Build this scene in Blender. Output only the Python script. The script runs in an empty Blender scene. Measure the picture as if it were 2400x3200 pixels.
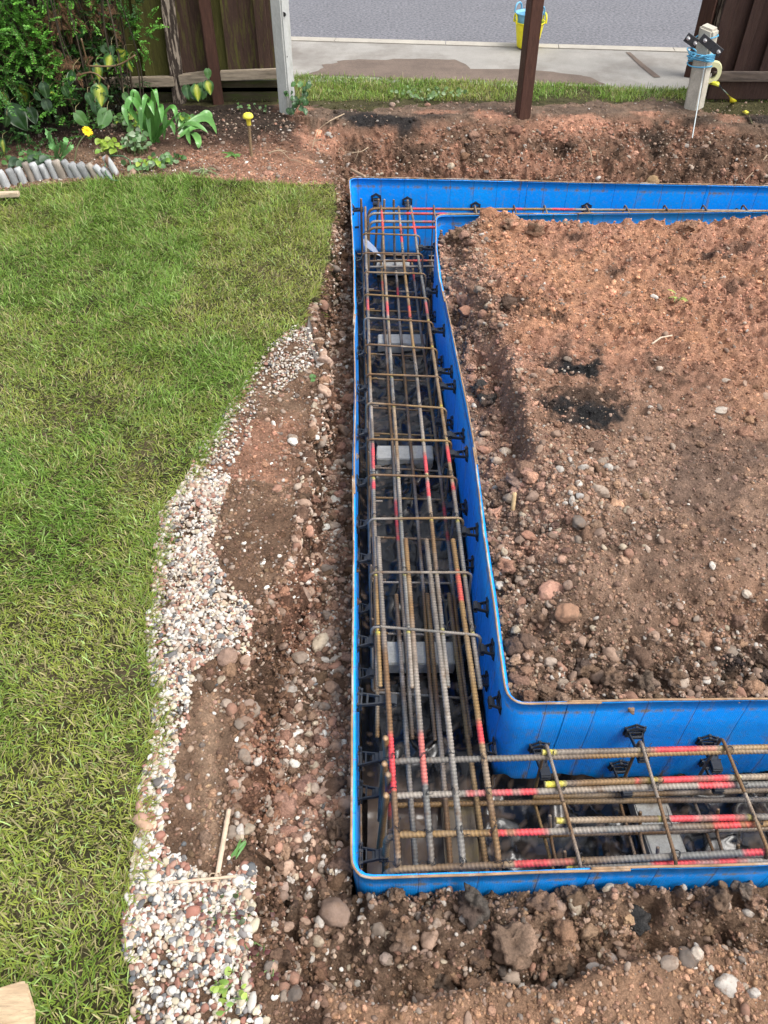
import bpy, bmesh, math, random
import numpy as np
from mathutils import Vector, Matrix, noise as mnoise

random.seed(7)
RNG = np.random.default_rng(11)
S = bpy.context.scene
COL = S.collection

# ------------------------------------------------------------------ camera, world, sun, exposure
CAMZ = 1.85
cam_d = bpy.data.cameras.new("camera")
cam = bpy.data.objects.new("camera", cam_d)
COL.objects.link(cam)
cam_d.sensor_fit = 'VERTICAL'
cam_d.sensor_height = 32.0
cam_d.lens = 24.0
cam_d.clip_start = 0.02
cam_d.clip_end = 500
cam.location = (0, 0, CAMZ)
cam.rotation_euler = (math.radians(45), 0, 0)
S.camera = cam

SUN_EL, SUN_AZ = 60.0, 112.0
world = bpy.data.worlds.new("World")
S.world = world
world.use_nodes = True
wn = world.node_tree
bg = wn.nodes["Background"]
sky = wn.nodes.new("ShaderNodeTexSky")
sky.sky_type = 'NISHITA'
sky.sun_disc = False
sky.sun_elevation = math.radians(SUN_EL)
sky.sun_rotation = math.radians(SUN_AZ)
sky.air_density = 1.0
sky.dust_density = 4.0
hs = wn.nodes.new("ShaderNodeHueSaturation")
hs.inputs['Saturation'].default_value = 0.32      # overcast: the cloud layer takes most of the blue out
wn.links.new(sky.outputs[0], hs.inputs['Color'])
wn.links.new(hs.outputs[0], bg.inputs[0])
bg.inputs[1].default_value = 0.15
sun_d = bpy.data.lights.new("sun", 'SUN')
sun = bpy.data.objects.new("sun", sun_d)
COL.objects.link(sun)
sun_d.energy = 1.0
sun_d.angle = math.radians(28)
sun_d.color = (1.0, 0.965, 0.91)
_e, _a = math.radians(SUN_EL), math.radians(SUN_AZ)
_dir = Vector((math.sin(_a) * math.cos(_e), math.cos(_a) * math.cos(_e), math.sin(_e)))
sun.rotation_euler = _dir.to_track_quat('Z', 'Y').to_euler()
S.view_settings.view_transform = 'Standard'
S.view_settings.look = 'None'
S.view_settings.gamma = 1.0
S.view_settings.exposure = 1.08

# ------------------------------------------------------------------ measuring helpers (photo pixel -> point in the place)
SQ = math.sqrt(0.5)
def W(px, py, z=0.0):
    v = (1600 - py) / 2400.0
    t = (CAMZ - z) / ((1 - v) * SQ)
    return np.array([(px - 1200) / 2400.0 * t, t * (1 + v) * SQ, z])
def WY(px, py, Y):
    v = (1600 - py) / 2400.0
    t = Y / ((1 + v) * SQ)
    return np.array([(px - 1200) / 2400.0 * t, Y, CAMZ - t * (1 - v) * SQ])
K = 2400 / 1659.0
def F(x, y, z=0.0):          # the same for coordinates read off the whole view
    return W(x * K, y * K, z)

# ------------------------------------------------------------------ noise
_perm = np.random.default_rng(3).permutation(256)
_perm = np.concatenate([_perm, _perm, _perm])
_grad = np.random.default_rng(4).random(256) * 2 - 1
def vnoise(x, y):
    x = np.asarray(x, float) + 1000.0; y = np.asarray(y, float) + 1000.0
    xi = np.floor(x).astype(int); yi = np.floor(y).astype(int)
    xf = x - xi; yf = y - yi
    u = xf * xf * xf * (xf * (xf * 6 - 15) + 10); v = yf * yf * yf * (yf * (yf * 6 - 15) + 10)
    def g(i, j): return _grad[_perm[_perm[i & 255] + (j & 255)]]
    a = g(xi, yi); b = g(xi + 1, yi); c = g(xi, yi + 1); d = g(xi + 1, yi + 1)
    return (a * (1 - u) + b * u) * (1 - v) + (c * (1 - u) + d * u) * v
def fbm(x, y, o=4, gain=0.5):
    s = 0; a = 1.0; n = 0
    for i in range(o):
        s = s + a * vnoise(x * 2 ** i + 17.3 * i, y * 2 ** i - 9.1 * i); n += a; a *= gain
    return s / n
def sstep(a, b, x):
    t = np.clip((x - a) / (b - a), 0, 1)
    return t * t * (3 - 2 * t)
def inpoly(X, Y, poly):
    r = np.zeros(np.shape(X), bool)
    n = len(poly)
    for i in range(n):
        x0, y0 = poly[i]; x1, y1 = poly[(i + 1) % n]
        if y0 == y1: continue
        c = ((y0 > Y) != (y1 > Y)) & (X < (x1 - x0) * (Y - y0) / (y1 - y0) + x0)
        r ^= c
    return r

# ------------------------------------------------------------------ object helpers
ORIG = {}
def np_mesh(name, V, quads=None, tris=None, col=None, uv=None, smooth=True):
    V = np.asarray(V, np.float32).reshape(-1, 3)
    me = bpy.data.meshes.new(name)
    fs = []
    nq = 0 if quads is None else len(quads)
    nt = 0 if tris is None else len(tris)
    loops = np.concatenate([np.asarray(quads, np.int32).ravel() if nq else np.zeros(0, np.int32),
                            np.asarray(tris, np.int32).ravel() if nt else np.zeros(0, np.int32)])
    starts = np.concatenate([np.arange(nq) * 4, nq * 4 + np.arange(nt) * 3]).astype(np.int32)
    me.vertices.add(len(V)); me.vertices.foreach_set("co", V.ravel())
    me.loops.add(len(loops)); me.loops.foreach_set("vertex_index", loops)
    me.polygons.add(nq + nt); me.polygons.foreach_set("loop_start", starts)
    me.polygons.foreach_set("use_smooth", np.full(nq + nt, smooth))
    me.update(calc_edges=True)
    if col is not None:
        c = np.ones((len(V), 4), np.float32); c[:, :3] = np.asarray(col, np.float32).reshape(-1, 3)
        a = me.color_attributes.new("Col", 'FLOAT_COLOR', 'POINT'); a.data.foreach_set("color", c.ravel())
    if uv is not None:
        u = me.uv_layers.new(name="UVMap")
        u.data.foreach_set("uv", np.asarray(uv, np.float32)[loops].ravel())
    me.validate()
    return me
def obj(name, me, mat, parent=None):
    o = bpy.data.objects.new(name, me)
    COL.objects.link(o)
    if mat is not None:
        me.materials.clear(); me.materials.append(mat)
    if parent is not None:
        org = ORIG.get(parent.name, (0, 0, 0))
        me.transform(Matrix.Translation(-Vector(org)))
        o.parent = parent
        ORIG[o.name] = org
    return o
def tag(o, label=None, cat=None, group=None, kind=None):
    if label: o['label'] = label
    if cat: o['category'] = cat
    if group: o['group'] = group
    if kind: o['kind'] = kind
    return o
def thing(name, label, cat, loc=(0, 0, 0), group=None):
    o = bpy.data.objects.new(name, None)
    COL.objects.link(o); o.location = loc; o.empty_display_size = 0.05
    ORIG[o.name] = tuple(float(a) for a in loc)
    return tag(o, label, cat, group)
def dup(root, loc, rotz=0.0, scale=None, label=None):
    r = root.copy(); COL.objects.link(r); r.location = loc
    r.rotation_euler = (0, 0, rotz)
    if scale is not None: r.scale = scale
    if label: r['label'] = label
    for ch in list(root.children):
        c = ch.copy(); COL.objects.link(c); c.parent = r
        for g in ch.children:
            d = g.copy(); COL.objects.link(d); d.parent = c
    return r
def single(name, me, mat, label, cat, group=None, kind=None, loc=None):
    """a thing that is one mesh; LOC moves its origin to its base"""
    o = obj(name, me, mat)
    if loc is not None:
        me.transform(Matrix.Translation(-Vector(loc))); o.location = loc
    return tag(o, label, cat, group, kind)
class Acc:
    """collects arrays for one mesh"""
    def __init__(s): s.V = []; s.Q = []; s.T = []; s.C = []; s.U = []; s.n = 0
    def add(s, V, Q=None, T=None, C=None, U=None):
        V = np.asarray(V, float).reshape(-1, 3)
        if Q is not None and len(Q): s.Q.append(np.asarray(Q, int).reshape(-1, 4) + s.n)
        if T is not None and len(T): s.T.append(np.asarray(T, int).reshape(-1, 3) + s.n)
        s.V.append(V); s.n += len(V)
        if C is not None:
            C = np.asarray(C, float)
            s.C.append(np.broadcast_to(C, (len(V), 3)))
        if U is not None: s.U.append(np.asarray(U, float))
        return s
    def mesh(s, name, smooth=True):
        return np_mesh(name, np.concatenate(s.V), np.concatenate(s.Q) if s.Q else None, np.concatenate(s.T) if s.T else None,
                       np.concatenate(s.C) if s.C else None, np.concatenate(s.U) if s.U else None, smooth)

# ------------------------------------------------------------------ materials
MATS = {}
def mat(name, base=None, rough=0.8, nscale=30.0, namt=0.25, bscale=60.0, bstr=0.3, bdist=0.01, metal=0.0, spec=0.4,
        transl=0.0, nscale2=None, namt2=0.0, tint=None, tscale=8.0, tlo=0.5, thi=0.7, stretch=None, coords='Object', rvar=0.0, bdet=8):
    """Principled material: base colour from the Col attribute (or BASE), mottled by noise, TINT mixed in as stains, bumped."""
    m = bpy.data.materials.new(name); m.use_nodes = True
    nt = m.node_tree; N = nt.nodes; L = nt.links
    bs = N["Principled BSDF"]
    tc = N.new("ShaderNodeTexCoord"); vec = tc.outputs[coords]
    if stretch:
        mp = N.new("ShaderNodeMapping"); mp.inputs['Scale'].default_value = stretch
        L.new(vec, mp.inputs['Vector']); vec = mp.outputs[0]
    if base is None:
        at = N.new("ShaderNodeAttribute"); at.attribute_name = "Col"; c = at.outputs['Color']
    else:
        rgb = N.new("ShaderNodeRGB"); rgb.outputs[0].default_value = (*base, 1); c = rgb.outputs[0]
    def mottle(c, sc, amt, det=6):
        nz = N.new("ShaderNodeTexNoise"); nz.inputs['Scale'].default_value = sc; nz.inputs['Detail'].default_value = det
        nz.inputs['Roughness'].default_value = 0.65
        L.new(vec, nz.inputs['Vector'])
        mr = N.new("ShaderNodeMapRange"); mr.inputs[1].default_value = 0.25; mr.inputs[2].default_value = 0.75
        mr.inputs[3].default_value = 1 - amt; mr.inputs[4].default_value = 1 + amt
        L.new(nz.outputs[0], mr.inputs[0])
        mx = N.new("ShaderNodeMix"); mx.data_type = 'RGBA'; mx.blend_type = 'MULTIPLY'; mx.inputs[0].default_value = 1
        L.new(c, mx.inputs[6]); L.new(mr.outputs[0], mx.inputs[7])
        return mx.outputs[2], nz
    if namt: c, _ = mottle(c, nscale, namt)
    if nscale2: c, _ = mottle(c, nscale2, namt2)
    if tint is not None:
        nz = N.new("ShaderNodeTexNoise"); nz.inputs['Scale'].default_value = tscale; nz.inputs['Detail'].default_value = 8
        nz.inputs['Roughness'].default_value = 0.7
        L.new(vec, nz.inputs['Vector'])
        mr = N.new("ShaderNodeMapRange"); mr.inputs[1].default_value = tlo; mr.inputs[2].default_value = thi
        L.new(nz.outputs[0], mr.inputs[0])
        mx = N.new("ShaderNodeMix"); mx.data_type = 'RGBA'
        L.new(mr.outputs[0], mx.inputs[0]); L.new(c, mx.inputs[6]); mx.inputs[7].default_value = (*tint, 1)
        c = mx.outputs[2]
    L.new(c, bs.inputs['Base Color'])
    bs.inputs['Roughness'].default_value = rough
    bs.inputs['Metallic'].default_value = metal
    bs.inputs['Specular IOR Level'].default_value = spec
    if rvar:
        nz = N.new("ShaderNodeTexNoise"); nz.inputs['Scale'].default_value = 9; nz.inputs['Detail'].default_value = 6
        L.new(vec, nz.inputs['Vector'])
        mr = N.new("ShaderNodeMapRange"); mr.inputs[1].default_value = .3; mr.inputs[2].default_value = .7
        mr.inputs[3].default_value = max(0.02, rough - rvar); mr.inputs[4].default_value = min(1, rough + rvar)
        L.new(nz.outputs[0], mr.inputs[0]); L.new(mr.outputs[0], bs.inputs['Roughness'])
    if bstr:
        nz = N.new("ShaderNodeTexNoise"); nz.inputs['Scale'].default_value = bscale; nz.inputs['Detail'].default_value = bdet
        nz.inputs['Roughness'].default_value = 0.7
        L.new(vec, nz.inputs['Vector'])
        bp = N.new("ShaderNodeBump"); bp.inputs['Strength'].default_value = bstr; bp.inputs['Distance'].default_value = bdist
        L.new(nz.outputs[0], bp.inputs['Height']); L.new(bp.outputs[0], bs.inputs['Normal'])
    if transl:
        out = N["Material Output"]
        tr = N.new("ShaderNodeBsdfTranslucent"); L.new(c, tr.inputs[0])
        ms = N.new("ShaderNodeMixShader"); ms.inputs[0].default_value = transl
        L.new(bs.outputs[0], ms.inputs[1]); L.new(tr.outputs[0], ms.inputs[2]); L.new(ms.outputs[0], out.inputs[0])
    MATS[name] = m
    return m

M_ground = mat("soil", rough=0.95, nscale=30, namt=0.35, nscale2=170, namt2=0.45, bscale=75, bstr=1.0, bdist=0.022, spec=0.15)
M_stone = mat("stone", rough=0.9, nscale=60, namt=0.22, bscale=160, bstr=0.45, bdist=0.005, spec=0.25, tint=(.17, .11, .075), tscale=45, tlo=.50, thi=.68)
M_clod = mat("clod", rough=0.95, nscale=40, namt=0.3, nscale2=190, namt2=0.4, bscale=120, bstr=0.9, bdist=0.012, spec=0.2)
M_gravel = mat("border_pebble", rough=0.7, nscale=70, namt=0.15, bscale=150, bstr=0.15, bdist=0.002, spec=0.4)
M_grass = mat("grass_blade", rough=0.55, nscale=5, namt=0.1, bstr=0, spec=0.35, transl=0.3)
M_leaf = mat("leaf", rough=0.45, nscale=25, namt=0.18, bstr=0, spec=0.45, transl=0.25)
M_gloss_leaf = mat("glossy_leaf", rough=0.3, nscale=40, namt=0.15, bscale=50, bstr=0.15, bdist=0.004, spec=0.5, transl=0.15)
M_rebar = mat("ribbed_steel", rough=0.6, nscale=55, namt=0.35, bscale=300, bstr=0.25, bdist=0.002, metal=0.15, spec=0.5,
              tint=(0.11, 0.060, 0.028), tscale=22, tlo=0.54, thi=0.72)
M_paint_rebar = M_rebar
M_rim = mat("rusty_wire", base=(0.30, 0.19, 0.11), rough=0.8, nscale=25, namt=0.5, bstr=0.2, bscale=200, bdist=0.002, metal=0.2,
            tint=(0.42, 0.38, 0.33), tscale=9, tlo=0.5, thi=0.62)
M_black = mat("black_plastic", base=(0.022, 0.025, 0.03), rough=0.45, nscale=40, namt=0.2, bstr=0.05, bscale=90, bdist=0.002, spec=0.5)
M_conc = mat("concrete", base=(0.36, 0.35, 0.315), rough=0.9, nscale=20, namt=0.25, nscale2=160, namt2=0.15, bscale=130, bstr=0.4, bdist=0.004,
             tint=(0.17, 0.135, 0.10), tscale=11, tlo=0.5, thi=0.72)
M_wire = mat("tie_wire", base=(0.02, 0.02, 0.022), rough=0.5, namt=0, bstr=0)

# ------------------------------------------------------------------ layout of the place
def path2(pts): return np.array([p[:2] for p in pts])
# the shuttering's top edge runs at height 0
OUT_L = [W(1108, 2600), W(1108, 2300), W(1108, 2000), W(1110, 1736), W(1107, 1447), W(1110, 1250), W(1108, 1060), W(1112, 960), W(1108, 810), W(1102, 690)]
P_NL = W(1108, 2738)[:2]; P_FL = W(1094, 556)[:2]
P_NR = W(2400, 2698)[:2]; d = P_NR - P_NL; P_NR = P_NL + d * 2.4
P_FR = W(2400, 583)[:2]; d = P_FR - P_FL; P_FR = P_FL + d * 1.6
IN_L = [W(1570, 2030), W(1545, 1850), W(1516, 1664), W(1490, 1447), W(1461, 1273), W(1425, 1100), W(1396, 955), W(1377, 868), W(1367, 781)]
Q_NL = W(1592, 2196)[:2]; Q_FL = W(1364, 674)[:2]
Q_NR = W(2400, 2184)[:2]; d = Q_NR - Q_NL; Q_NR = Q_NL + d * 3.2
Q_FR = W(2400, 662)[:2]; d = Q_FR - Q_FL; Q_FR = Q_FL + d * 1.6
_oy = np.array([P_NL[1]] + [p[1] for p in OUT_L] + [P_FL[1]]); _ox = np.array([P_NL[0]] + [p[0] for p in OUT_L] + [P_FL[0]])
_iy = np.array([Q_NL[1]] + [p[1] for p in IN_L] + [Q_FL[1]]); _ix = np.array([Q_NL[0]] + [p[0] for p in IN_L] + [Q_FL[0]])
def xo(Y): return np.interp(Y, _oy, _ox)
def xi(Y): return np.interp(Y, _iy, _ix)
def line_y(A, B, X): return A[1] + (B[1] - A[1]) * (X - A[0]) / (B[0] - A[0])
ZB = -0.487     # bottom of the shuttering

CT = [(600, 246), (650, 270), (690, 315), (728, 392), (718, 470), (715, 530), (697, 600), (674, 655), (665, 690), (690, 760), (695, 805), (690, 850), (672, 900),
      (662, 960), (650, 1030), (640, 1110), (628, 1190), (590, 1270), (553, 1330), (540, 1400), (528, 1480), (524, 1560), (502, 1640), (496, 1740), (520, 1790),
      (548, 1830), (556, 1900), (550, 1970), (575, 2060), (600, 2140), (620, 2212)]
CB = [(700, 262), (735, 300), (752, 345), (760, 398), (752, 480), (742, 525), (718, 590), (707, 650), (712, 700), (704, 770), (706, 850), (697, 920), (690, 985), (668, 1060),
      (655, 1120), (650, 1200), (648, 1280), (645, 1360), (640, 1450), (632, 1520), (612, 1600), (604, 1700), (598, 1770), (572, 1830), (590, 1900), (615, 1960),
      (645, 2030), (680, 2090), (700, 2150), (720, 2212)]
_ct = np.array([F(x, y, 0.07) for x, y in CT][::-1]); _cb = np.array([F(x, y, -0.10 - .09 * float(.9 * sstep(520, 640, y) * sstep(1900, 1780, y))) for x, y in CB][::-1])
def xtop(Y): return np.interp(Y, _ct[:, 1], _ct[:, 0])
def xbot(Y): return np.maximum(np.interp(Y, _cb[:, 1], _cb[:, 0]), xtop(Y) + 0.03)
RIDGE = [(560, 2190), (660, 2150), (760, 2165), (900, 2170), (940, 2165), (1060, 2135), (1200, 2135), (1300, 2095), (1450, 2055), (1560, 2040), (1659, 2062)]
_rd = np.array([F(x, y, 0.0) for x, y in RIDGE])
BANKT = [(600, 250), (700, 262), (800, 258), (950, 252), (1100, 248), (1300, 245), (1450, 240), (1530, 262), (1659, 276)]
_bt = np.array([F(x, y, 0.15) for x, y in BANKT])

# closest distance from points to a polyline
def dist_poly(X, Y, pts):
    best = np.full(np.shape(X), 1e9)
    for (x0, y0), (x1, y1) in zip(pts[:-1], pts[1:]):
        dx, dy = x1 - x0, y1 - y0
        t = np.clip(((X - x0) * dx + (Y - y0) * dy) / (dx * dx + dy * dy), 0, 1)
        best = np.minimum(best, np.hypot(X - x0 - t * dx, Y - y0 - t * dy))
    return best

def zones(X, Y):
    inside_out = (X > xo(Y) - 0.012) & (Y > line_y(P_NL, P_NR, X) - 0.012) & (Y < line_y(P_FL, P_FR, X) + 0.012)
    isl = (X > xi(Y) + 0.012) & (Y > line_y(Q_NL, Q_NR, X) + 0.012) & (Y < line_y(Q_FL, Q_FR, X) - 0.012)
    return inside_out & ~isl, isl

EDGE = [F(1040, 840, .0), F(1095, 870, .0), F(1088, 930, .0), F(1110, 1010, .0), F(1165, 1100, .0)]
EDGE2 = [F(1250, 1270, .0), F(1330, 1330, .0), F(1400, 1345, .0), F(1500, 1310, .0), F(1600, 1290, .0)]
def H(X, Y):
    X = np.asarray(X, float); Y = np.asarray(Y, float)
    n1 = fbm(X * 2.2, Y * 2.2, 3); n2 = fbm(X * 9, Y * 9, 4, .6); n3 = fbm(X * 34, Y * 34, 3, .6)
    lump = 0.5 - np.abs(fbm(X * 13 + 5, Y * 13, 3, .6)) * 2.2
    lump2 = 0.5 - np.abs(fbm(X * 30 + 15, Y * 30, 2, .6)) * 2.2
    rough = 0.020 * n2 + 0.010 * n3
    loose = 0.034 * lump + 0.017 * lump2
    # plateau: lawn, gravel border, bed
    zl = 0.10 + 0.012 * n1 + 0.05 * sstep(4.6, 5.4, Y)
    jx = 0.026 * fbm(Y * 7, X * 3 + 5, 3) + 0.018 * fbm(Y * 26, X * 18, 3, .65)
    xt = xtop(Y) + jx; xb = xbot(Y) + jx * 0.7
    zl = zl - 0.035 * sstep(xt - 0.22, xt, X)
    s = np.clip((X - xt) / (xb - xt), 0, 1); s = .12 * s + .88 * sstep(.08, .55, s)
    s = np.clip(s + 0.22 * np.sin(s * math.pi) * fbm(X * 11, Y * 11, 4, .6), 0, 1)
    # low side: gravel bed along the shuttering, front bank, back bank
    bed = -0.115 - .085 * sstep(.75, 1.1, Y) * sstep(4.3, 3.6, Y) + 0.02 * n1 + 0.8 * rough + 0.5 * loose
    bt = np.interp(X, _bt[:, 0], _bt[:, 1])
    yf = line_y(P_FL, P_FR, X)
    sb = np.clip((Y - yf - 0.12) / (bt - yf - 0.12), 0, 1)
    sb = np.where(sb < 1, np.clip(sb ** 0.9 + 0.30 * np.sin(sb * math.pi) * fbm(X * 3.2, Y * 3.2 + 3, 4), 0, 1), 1)
    bank = -0.10 + 0.25 * sb + rough * (1.6 - 1.1 * sb) + loose * (1.6 - 1.4 * sb)
    low = np.where(Y > yf - 0.15, bed * (1 - sstep(yf - .15, yf + .1, Y)) + bank * sstep(yf - .15, yf + .1, Y), bed)
    ry = np.interp(X, _rd[:, 0], _rd[:, 1])
    ry = ry + 0.018 * fbm(X * 8, X * 3, 3)
    wall = line_y(P_NL, P_NR, X)
    front = -0.10 + 0.03 * np.sin(np.clip((Y - ry) / (wall - ry), 0, 1) * 3.1) + 0.03 * n1 + 1.2 * rough + 1.2 * loose
    front = front - 0.05 * np.exp(-((Y - ry - 0.05) / 0.05) ** 2)
    plate = 0.0 + 0.03 * n1 + 1.1 * rough + .25 * loose
    wfr = sstep(-0.004, 0.035, Y - ry)
    front = plate * (1 - wfr) + front * wfr
    wf = 1 - sstep(wall - 0.05, wall + 0.15, Y)
    low = low * (1 - wf) + front * wf
    z = zl * (1 - s) + low * s
    z = z + (0.25 * rough) * (1 - s)
    z = z + np.where((s > 0.02) & (s < 0.98), rough * 0.9 + loose * .7 * np.sin(np.clip(s, 0, 1) * math.pi), 0)
    # outside far ground
    z = np.where(Y > bt, 0.15 + 0.010 * n2 + 0.01 * n1, z)
    vd = (X - KA[0]) * kn[0] + (Y - KA[1]) * kn[1]          # metres behind the kerb's front line
    z = z * sstep(-1.02, -1.08, vd) + -0.03 * (1 - sstep(-1.02, -1.08, vd))
    # island
    tr, isl = zones(X, Y)
    d1 = X - xi(Y); d2 = Y - line_y(Q_NL, Q_NR, X); d3 = line_y(Q_FL, Q_FR, X) - Y
    e1 = 0.20 + 0.05 * fbm(Y * 4, X + 2, 3) + 0.14 * sstep(2.5, 1.5, Y)
    gro = sstep(2.0, 2.2, Y) * sstep(3.0, 2.8, Y)
    a = sstep(e1 - 0.16 - 0.1 * sstep(2.3, 1.9, Y) + .11 * gro, e1, d1)
    b = sstep(0.16, 0.42, d2 + 0.10 * fbm(X * 4 + 9, Y * 4, 3))
    zi = 0.030 + 0.022 * n1 - .02 * sstep(3.4, 4.0, Y)
    m1 = -0.12 + 0.05 * sstep(2.3, 1.7, Y) + 0.07 * sstep(3.3, 4.0, Y)
    edge_lo = np.minimum(a, b)
    zi = zi * edge_lo + (m1 * (1 - a) / np.maximum(1e-3, 1 - a + 1 - b) + (-0.055) * (1 - b) / np.maximum(1e-3, 1 - a + 1 - b)) * (1 - edge_lo)
    mound = 0.065 * np.exp(-((X - 0.60) / 0.22) ** 2 - ((Y - 4.10) / 0.16) ** 2) + 0.03 * np.exp(-((X - 2.1) / 0.4) ** 2 - ((Y - 4.0) / 0.15) ** 2)
    zi = zi + mound - 0.11 * (1 - sstep(0.03, 0.20, d3)) * (1 - .45 * sstep(.5, .62, X) * sstep(.8, .68, X))
    clay = sstep(2.1, 2.9, Y)
    zi = zi + rough * (1.0 + 0.7 * (1 - edge_lo)) * (0.8 + 0.6 * clay) + loose * (0.30 + .8 * (1 - edge_lo) + .45 * clay * sstep(-.25, .25, n1 + n2))
    # pressed ruts, a boot print
    zi = zi + 0.007 * clay * np.sin((X * 0.6 + Y) * 60 + 3 * n1) * sstep(0.1, 0.4, n1)
    z = np.where(isl, zi, z)
    z = np.where(tr, -0.51, z)
    return z
def h1(x, y): return float(H(np.array([x]), np.array([y]))[0])

KA = W(914, 130, 0.11); KB = W(2147, 166, 0.11)
kd = (KB - KA); kd[2] = 0; kd /= np.linalg.norm(kd); kn = np.array([-kd[1], kd[0], 0])
LAWN_PX = [(-300, 440), (0, 415), (140, 398), (280, 384), (400, 383), (520, 394), (640, 400), (700, 390), (724, 388), (726, 420), (716, 470), (713, 530), (696, 590), (668, 650),
           (650, 688), (600, 745), (545, 800), (510, 870), (480, 930), (442, 985), (410, 1050), (352, 1100), (358, 1180), (342, 1230), (335, 1300), (318, 1400),
           (340, 1460), (348, 1560), (335, 1640), (305, 1720), (312, 1790), (290, 1880), (280, 1940), (270, 2000), (285, 2060), (290, 2150), (300, 2212), (310, 2400), (-600, 2400), (-900, 1500)]
LAWN = [tuple(F(x, y, 0.10)[:2]) for x, y in LAWN_PX]
GRAV_PX = [(640, 690), (666, 692), (690, 765), (648, 800), (610, 840), (560, 875), (550, 905), (540, 945), (505, 1010), (486, 1070), (470, 1120), (458, 1175), (482, 1235), (525, 1280), (545, 1330),
           (532, 1400), (500, 1400), (470, 1415), (420, 1450), (405, 1550), (380, 1650), (372, 1700), (356, 1800), (366, 1850), (470, 1885), (500, 1862), (548, 1850), (552, 1900), (545, 2000), (535, 2090), (556, 2140), (570, 2212), (600, 2400),
           (290, 2400), (290, 2212), (282, 2120), (272, 2000), (280, 1900), (300, 1790), (300, 1720), (335, 1600), (340, 1480), (312, 1400), (330, 1290), (338, 1200), (350, 1110), (400, 1050), (440, 960), (500, 870), (540, 800), (600, 735)]
GRAV = [tuple(F(x, y, 0.10)[:2]) for x, y in GRAV_PX]

# ------------------------------------------------------------------ ground sheet
BROWN = np.array([0.15, 0.092, 0.060]); DARK = np.array([0.035, 0.027, 0.021]); CLAY = np.array([0.40, 0.21, 0.138])
SAND = np.array([0.25, 0.165, 0.11]); PINK = np.array([0.36, 0.22, 0.16]); BLACK = np.array([0.022, 0.021, 0.021])
LAWNSOIL = np.array([0.055, 0.050, 0.022]); GREYB = np.array([0.17, 0.12, 0.085])
def lerp(a, b, w): return a + (b - a) * np.asarray(w)[..., None]
BLOBS = [(1265, 850, .30, .20, DARK, .8), (1520, 1020, .45, .30, (.155, .105, .08), .7), (1420, 1180, .30, .16, (.17, .115, .085), .6), (1250, 795, .17, .10, BLACK, 1), (1290, 885, .24, .10, BLACK, 1), (1200, 870, .13, .07, BLACK, .9), (1240, 905, .17, .07, BLACK, .9), (1330, 900, .09, .04, BLACK, .8), (1060, 850, .06, .06, BLACK, .6),
         (1100, 650, .20, .12, DARK, .8), (1180, 680, .16, .08, DARK, .7), (1240, 505, .10, .09, BLACK, .7), (1540, 545, .10, .05, BLACK, .8), (1500, 570, .12, .05, BLACK, .6),
         (1330, 590, .09, .05, BLACK, .6), (1530, 470, .08, .05, BLACK, .6), (1600, 1390, .06, .04, BLACK, .8), (1500, 1510, .3, .03, DARK, .5), (1640, 1390, .08, .05, BLACK, .6),
         (1180, 1120, .07, .03, DARK, .7)]
_blob = [(*F(x, y, 0.04)[:2], rx, ry, c, w) for x, y, rx, ry, c, w in BLOBS]
BLOBS2 = [(840, 300, .35, .10, BLACK, .95), (760, 290, .16, .14, BLACK, .7), (930, 290, .15, .09, BLACK, .6), (1060, 290, .16, .10, CLAY, .9), (950, 285, .18, .06, CLAY, .7), (1230, 300, .32, .12, CLAY, .9), (1150, 340, .30, .12, CLAY, .7),
          (1420, 310, .25, .12, DARK, .6), (1390, 285, .12, .05, CLAY, .7), (1510, 300, .15, .08, DARK, .7), (1640, 300, .25, .10, BLACK, .8), (1570, 300, .10, .12, CLAY, .5),
          (690, 330, .16, .22, CLAY, .95), (640, 280, .14, .12, CLAY, .8), (745, 375, .08, .08, CLAY, .8), (1500, 375, .20, .05, CLAY, .9)]
_blob2 = [(*F(x, y, 0.03)[:2], rx, ry, c, w) for x, y, rx, ry, c, w in BLOBS2]
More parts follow.
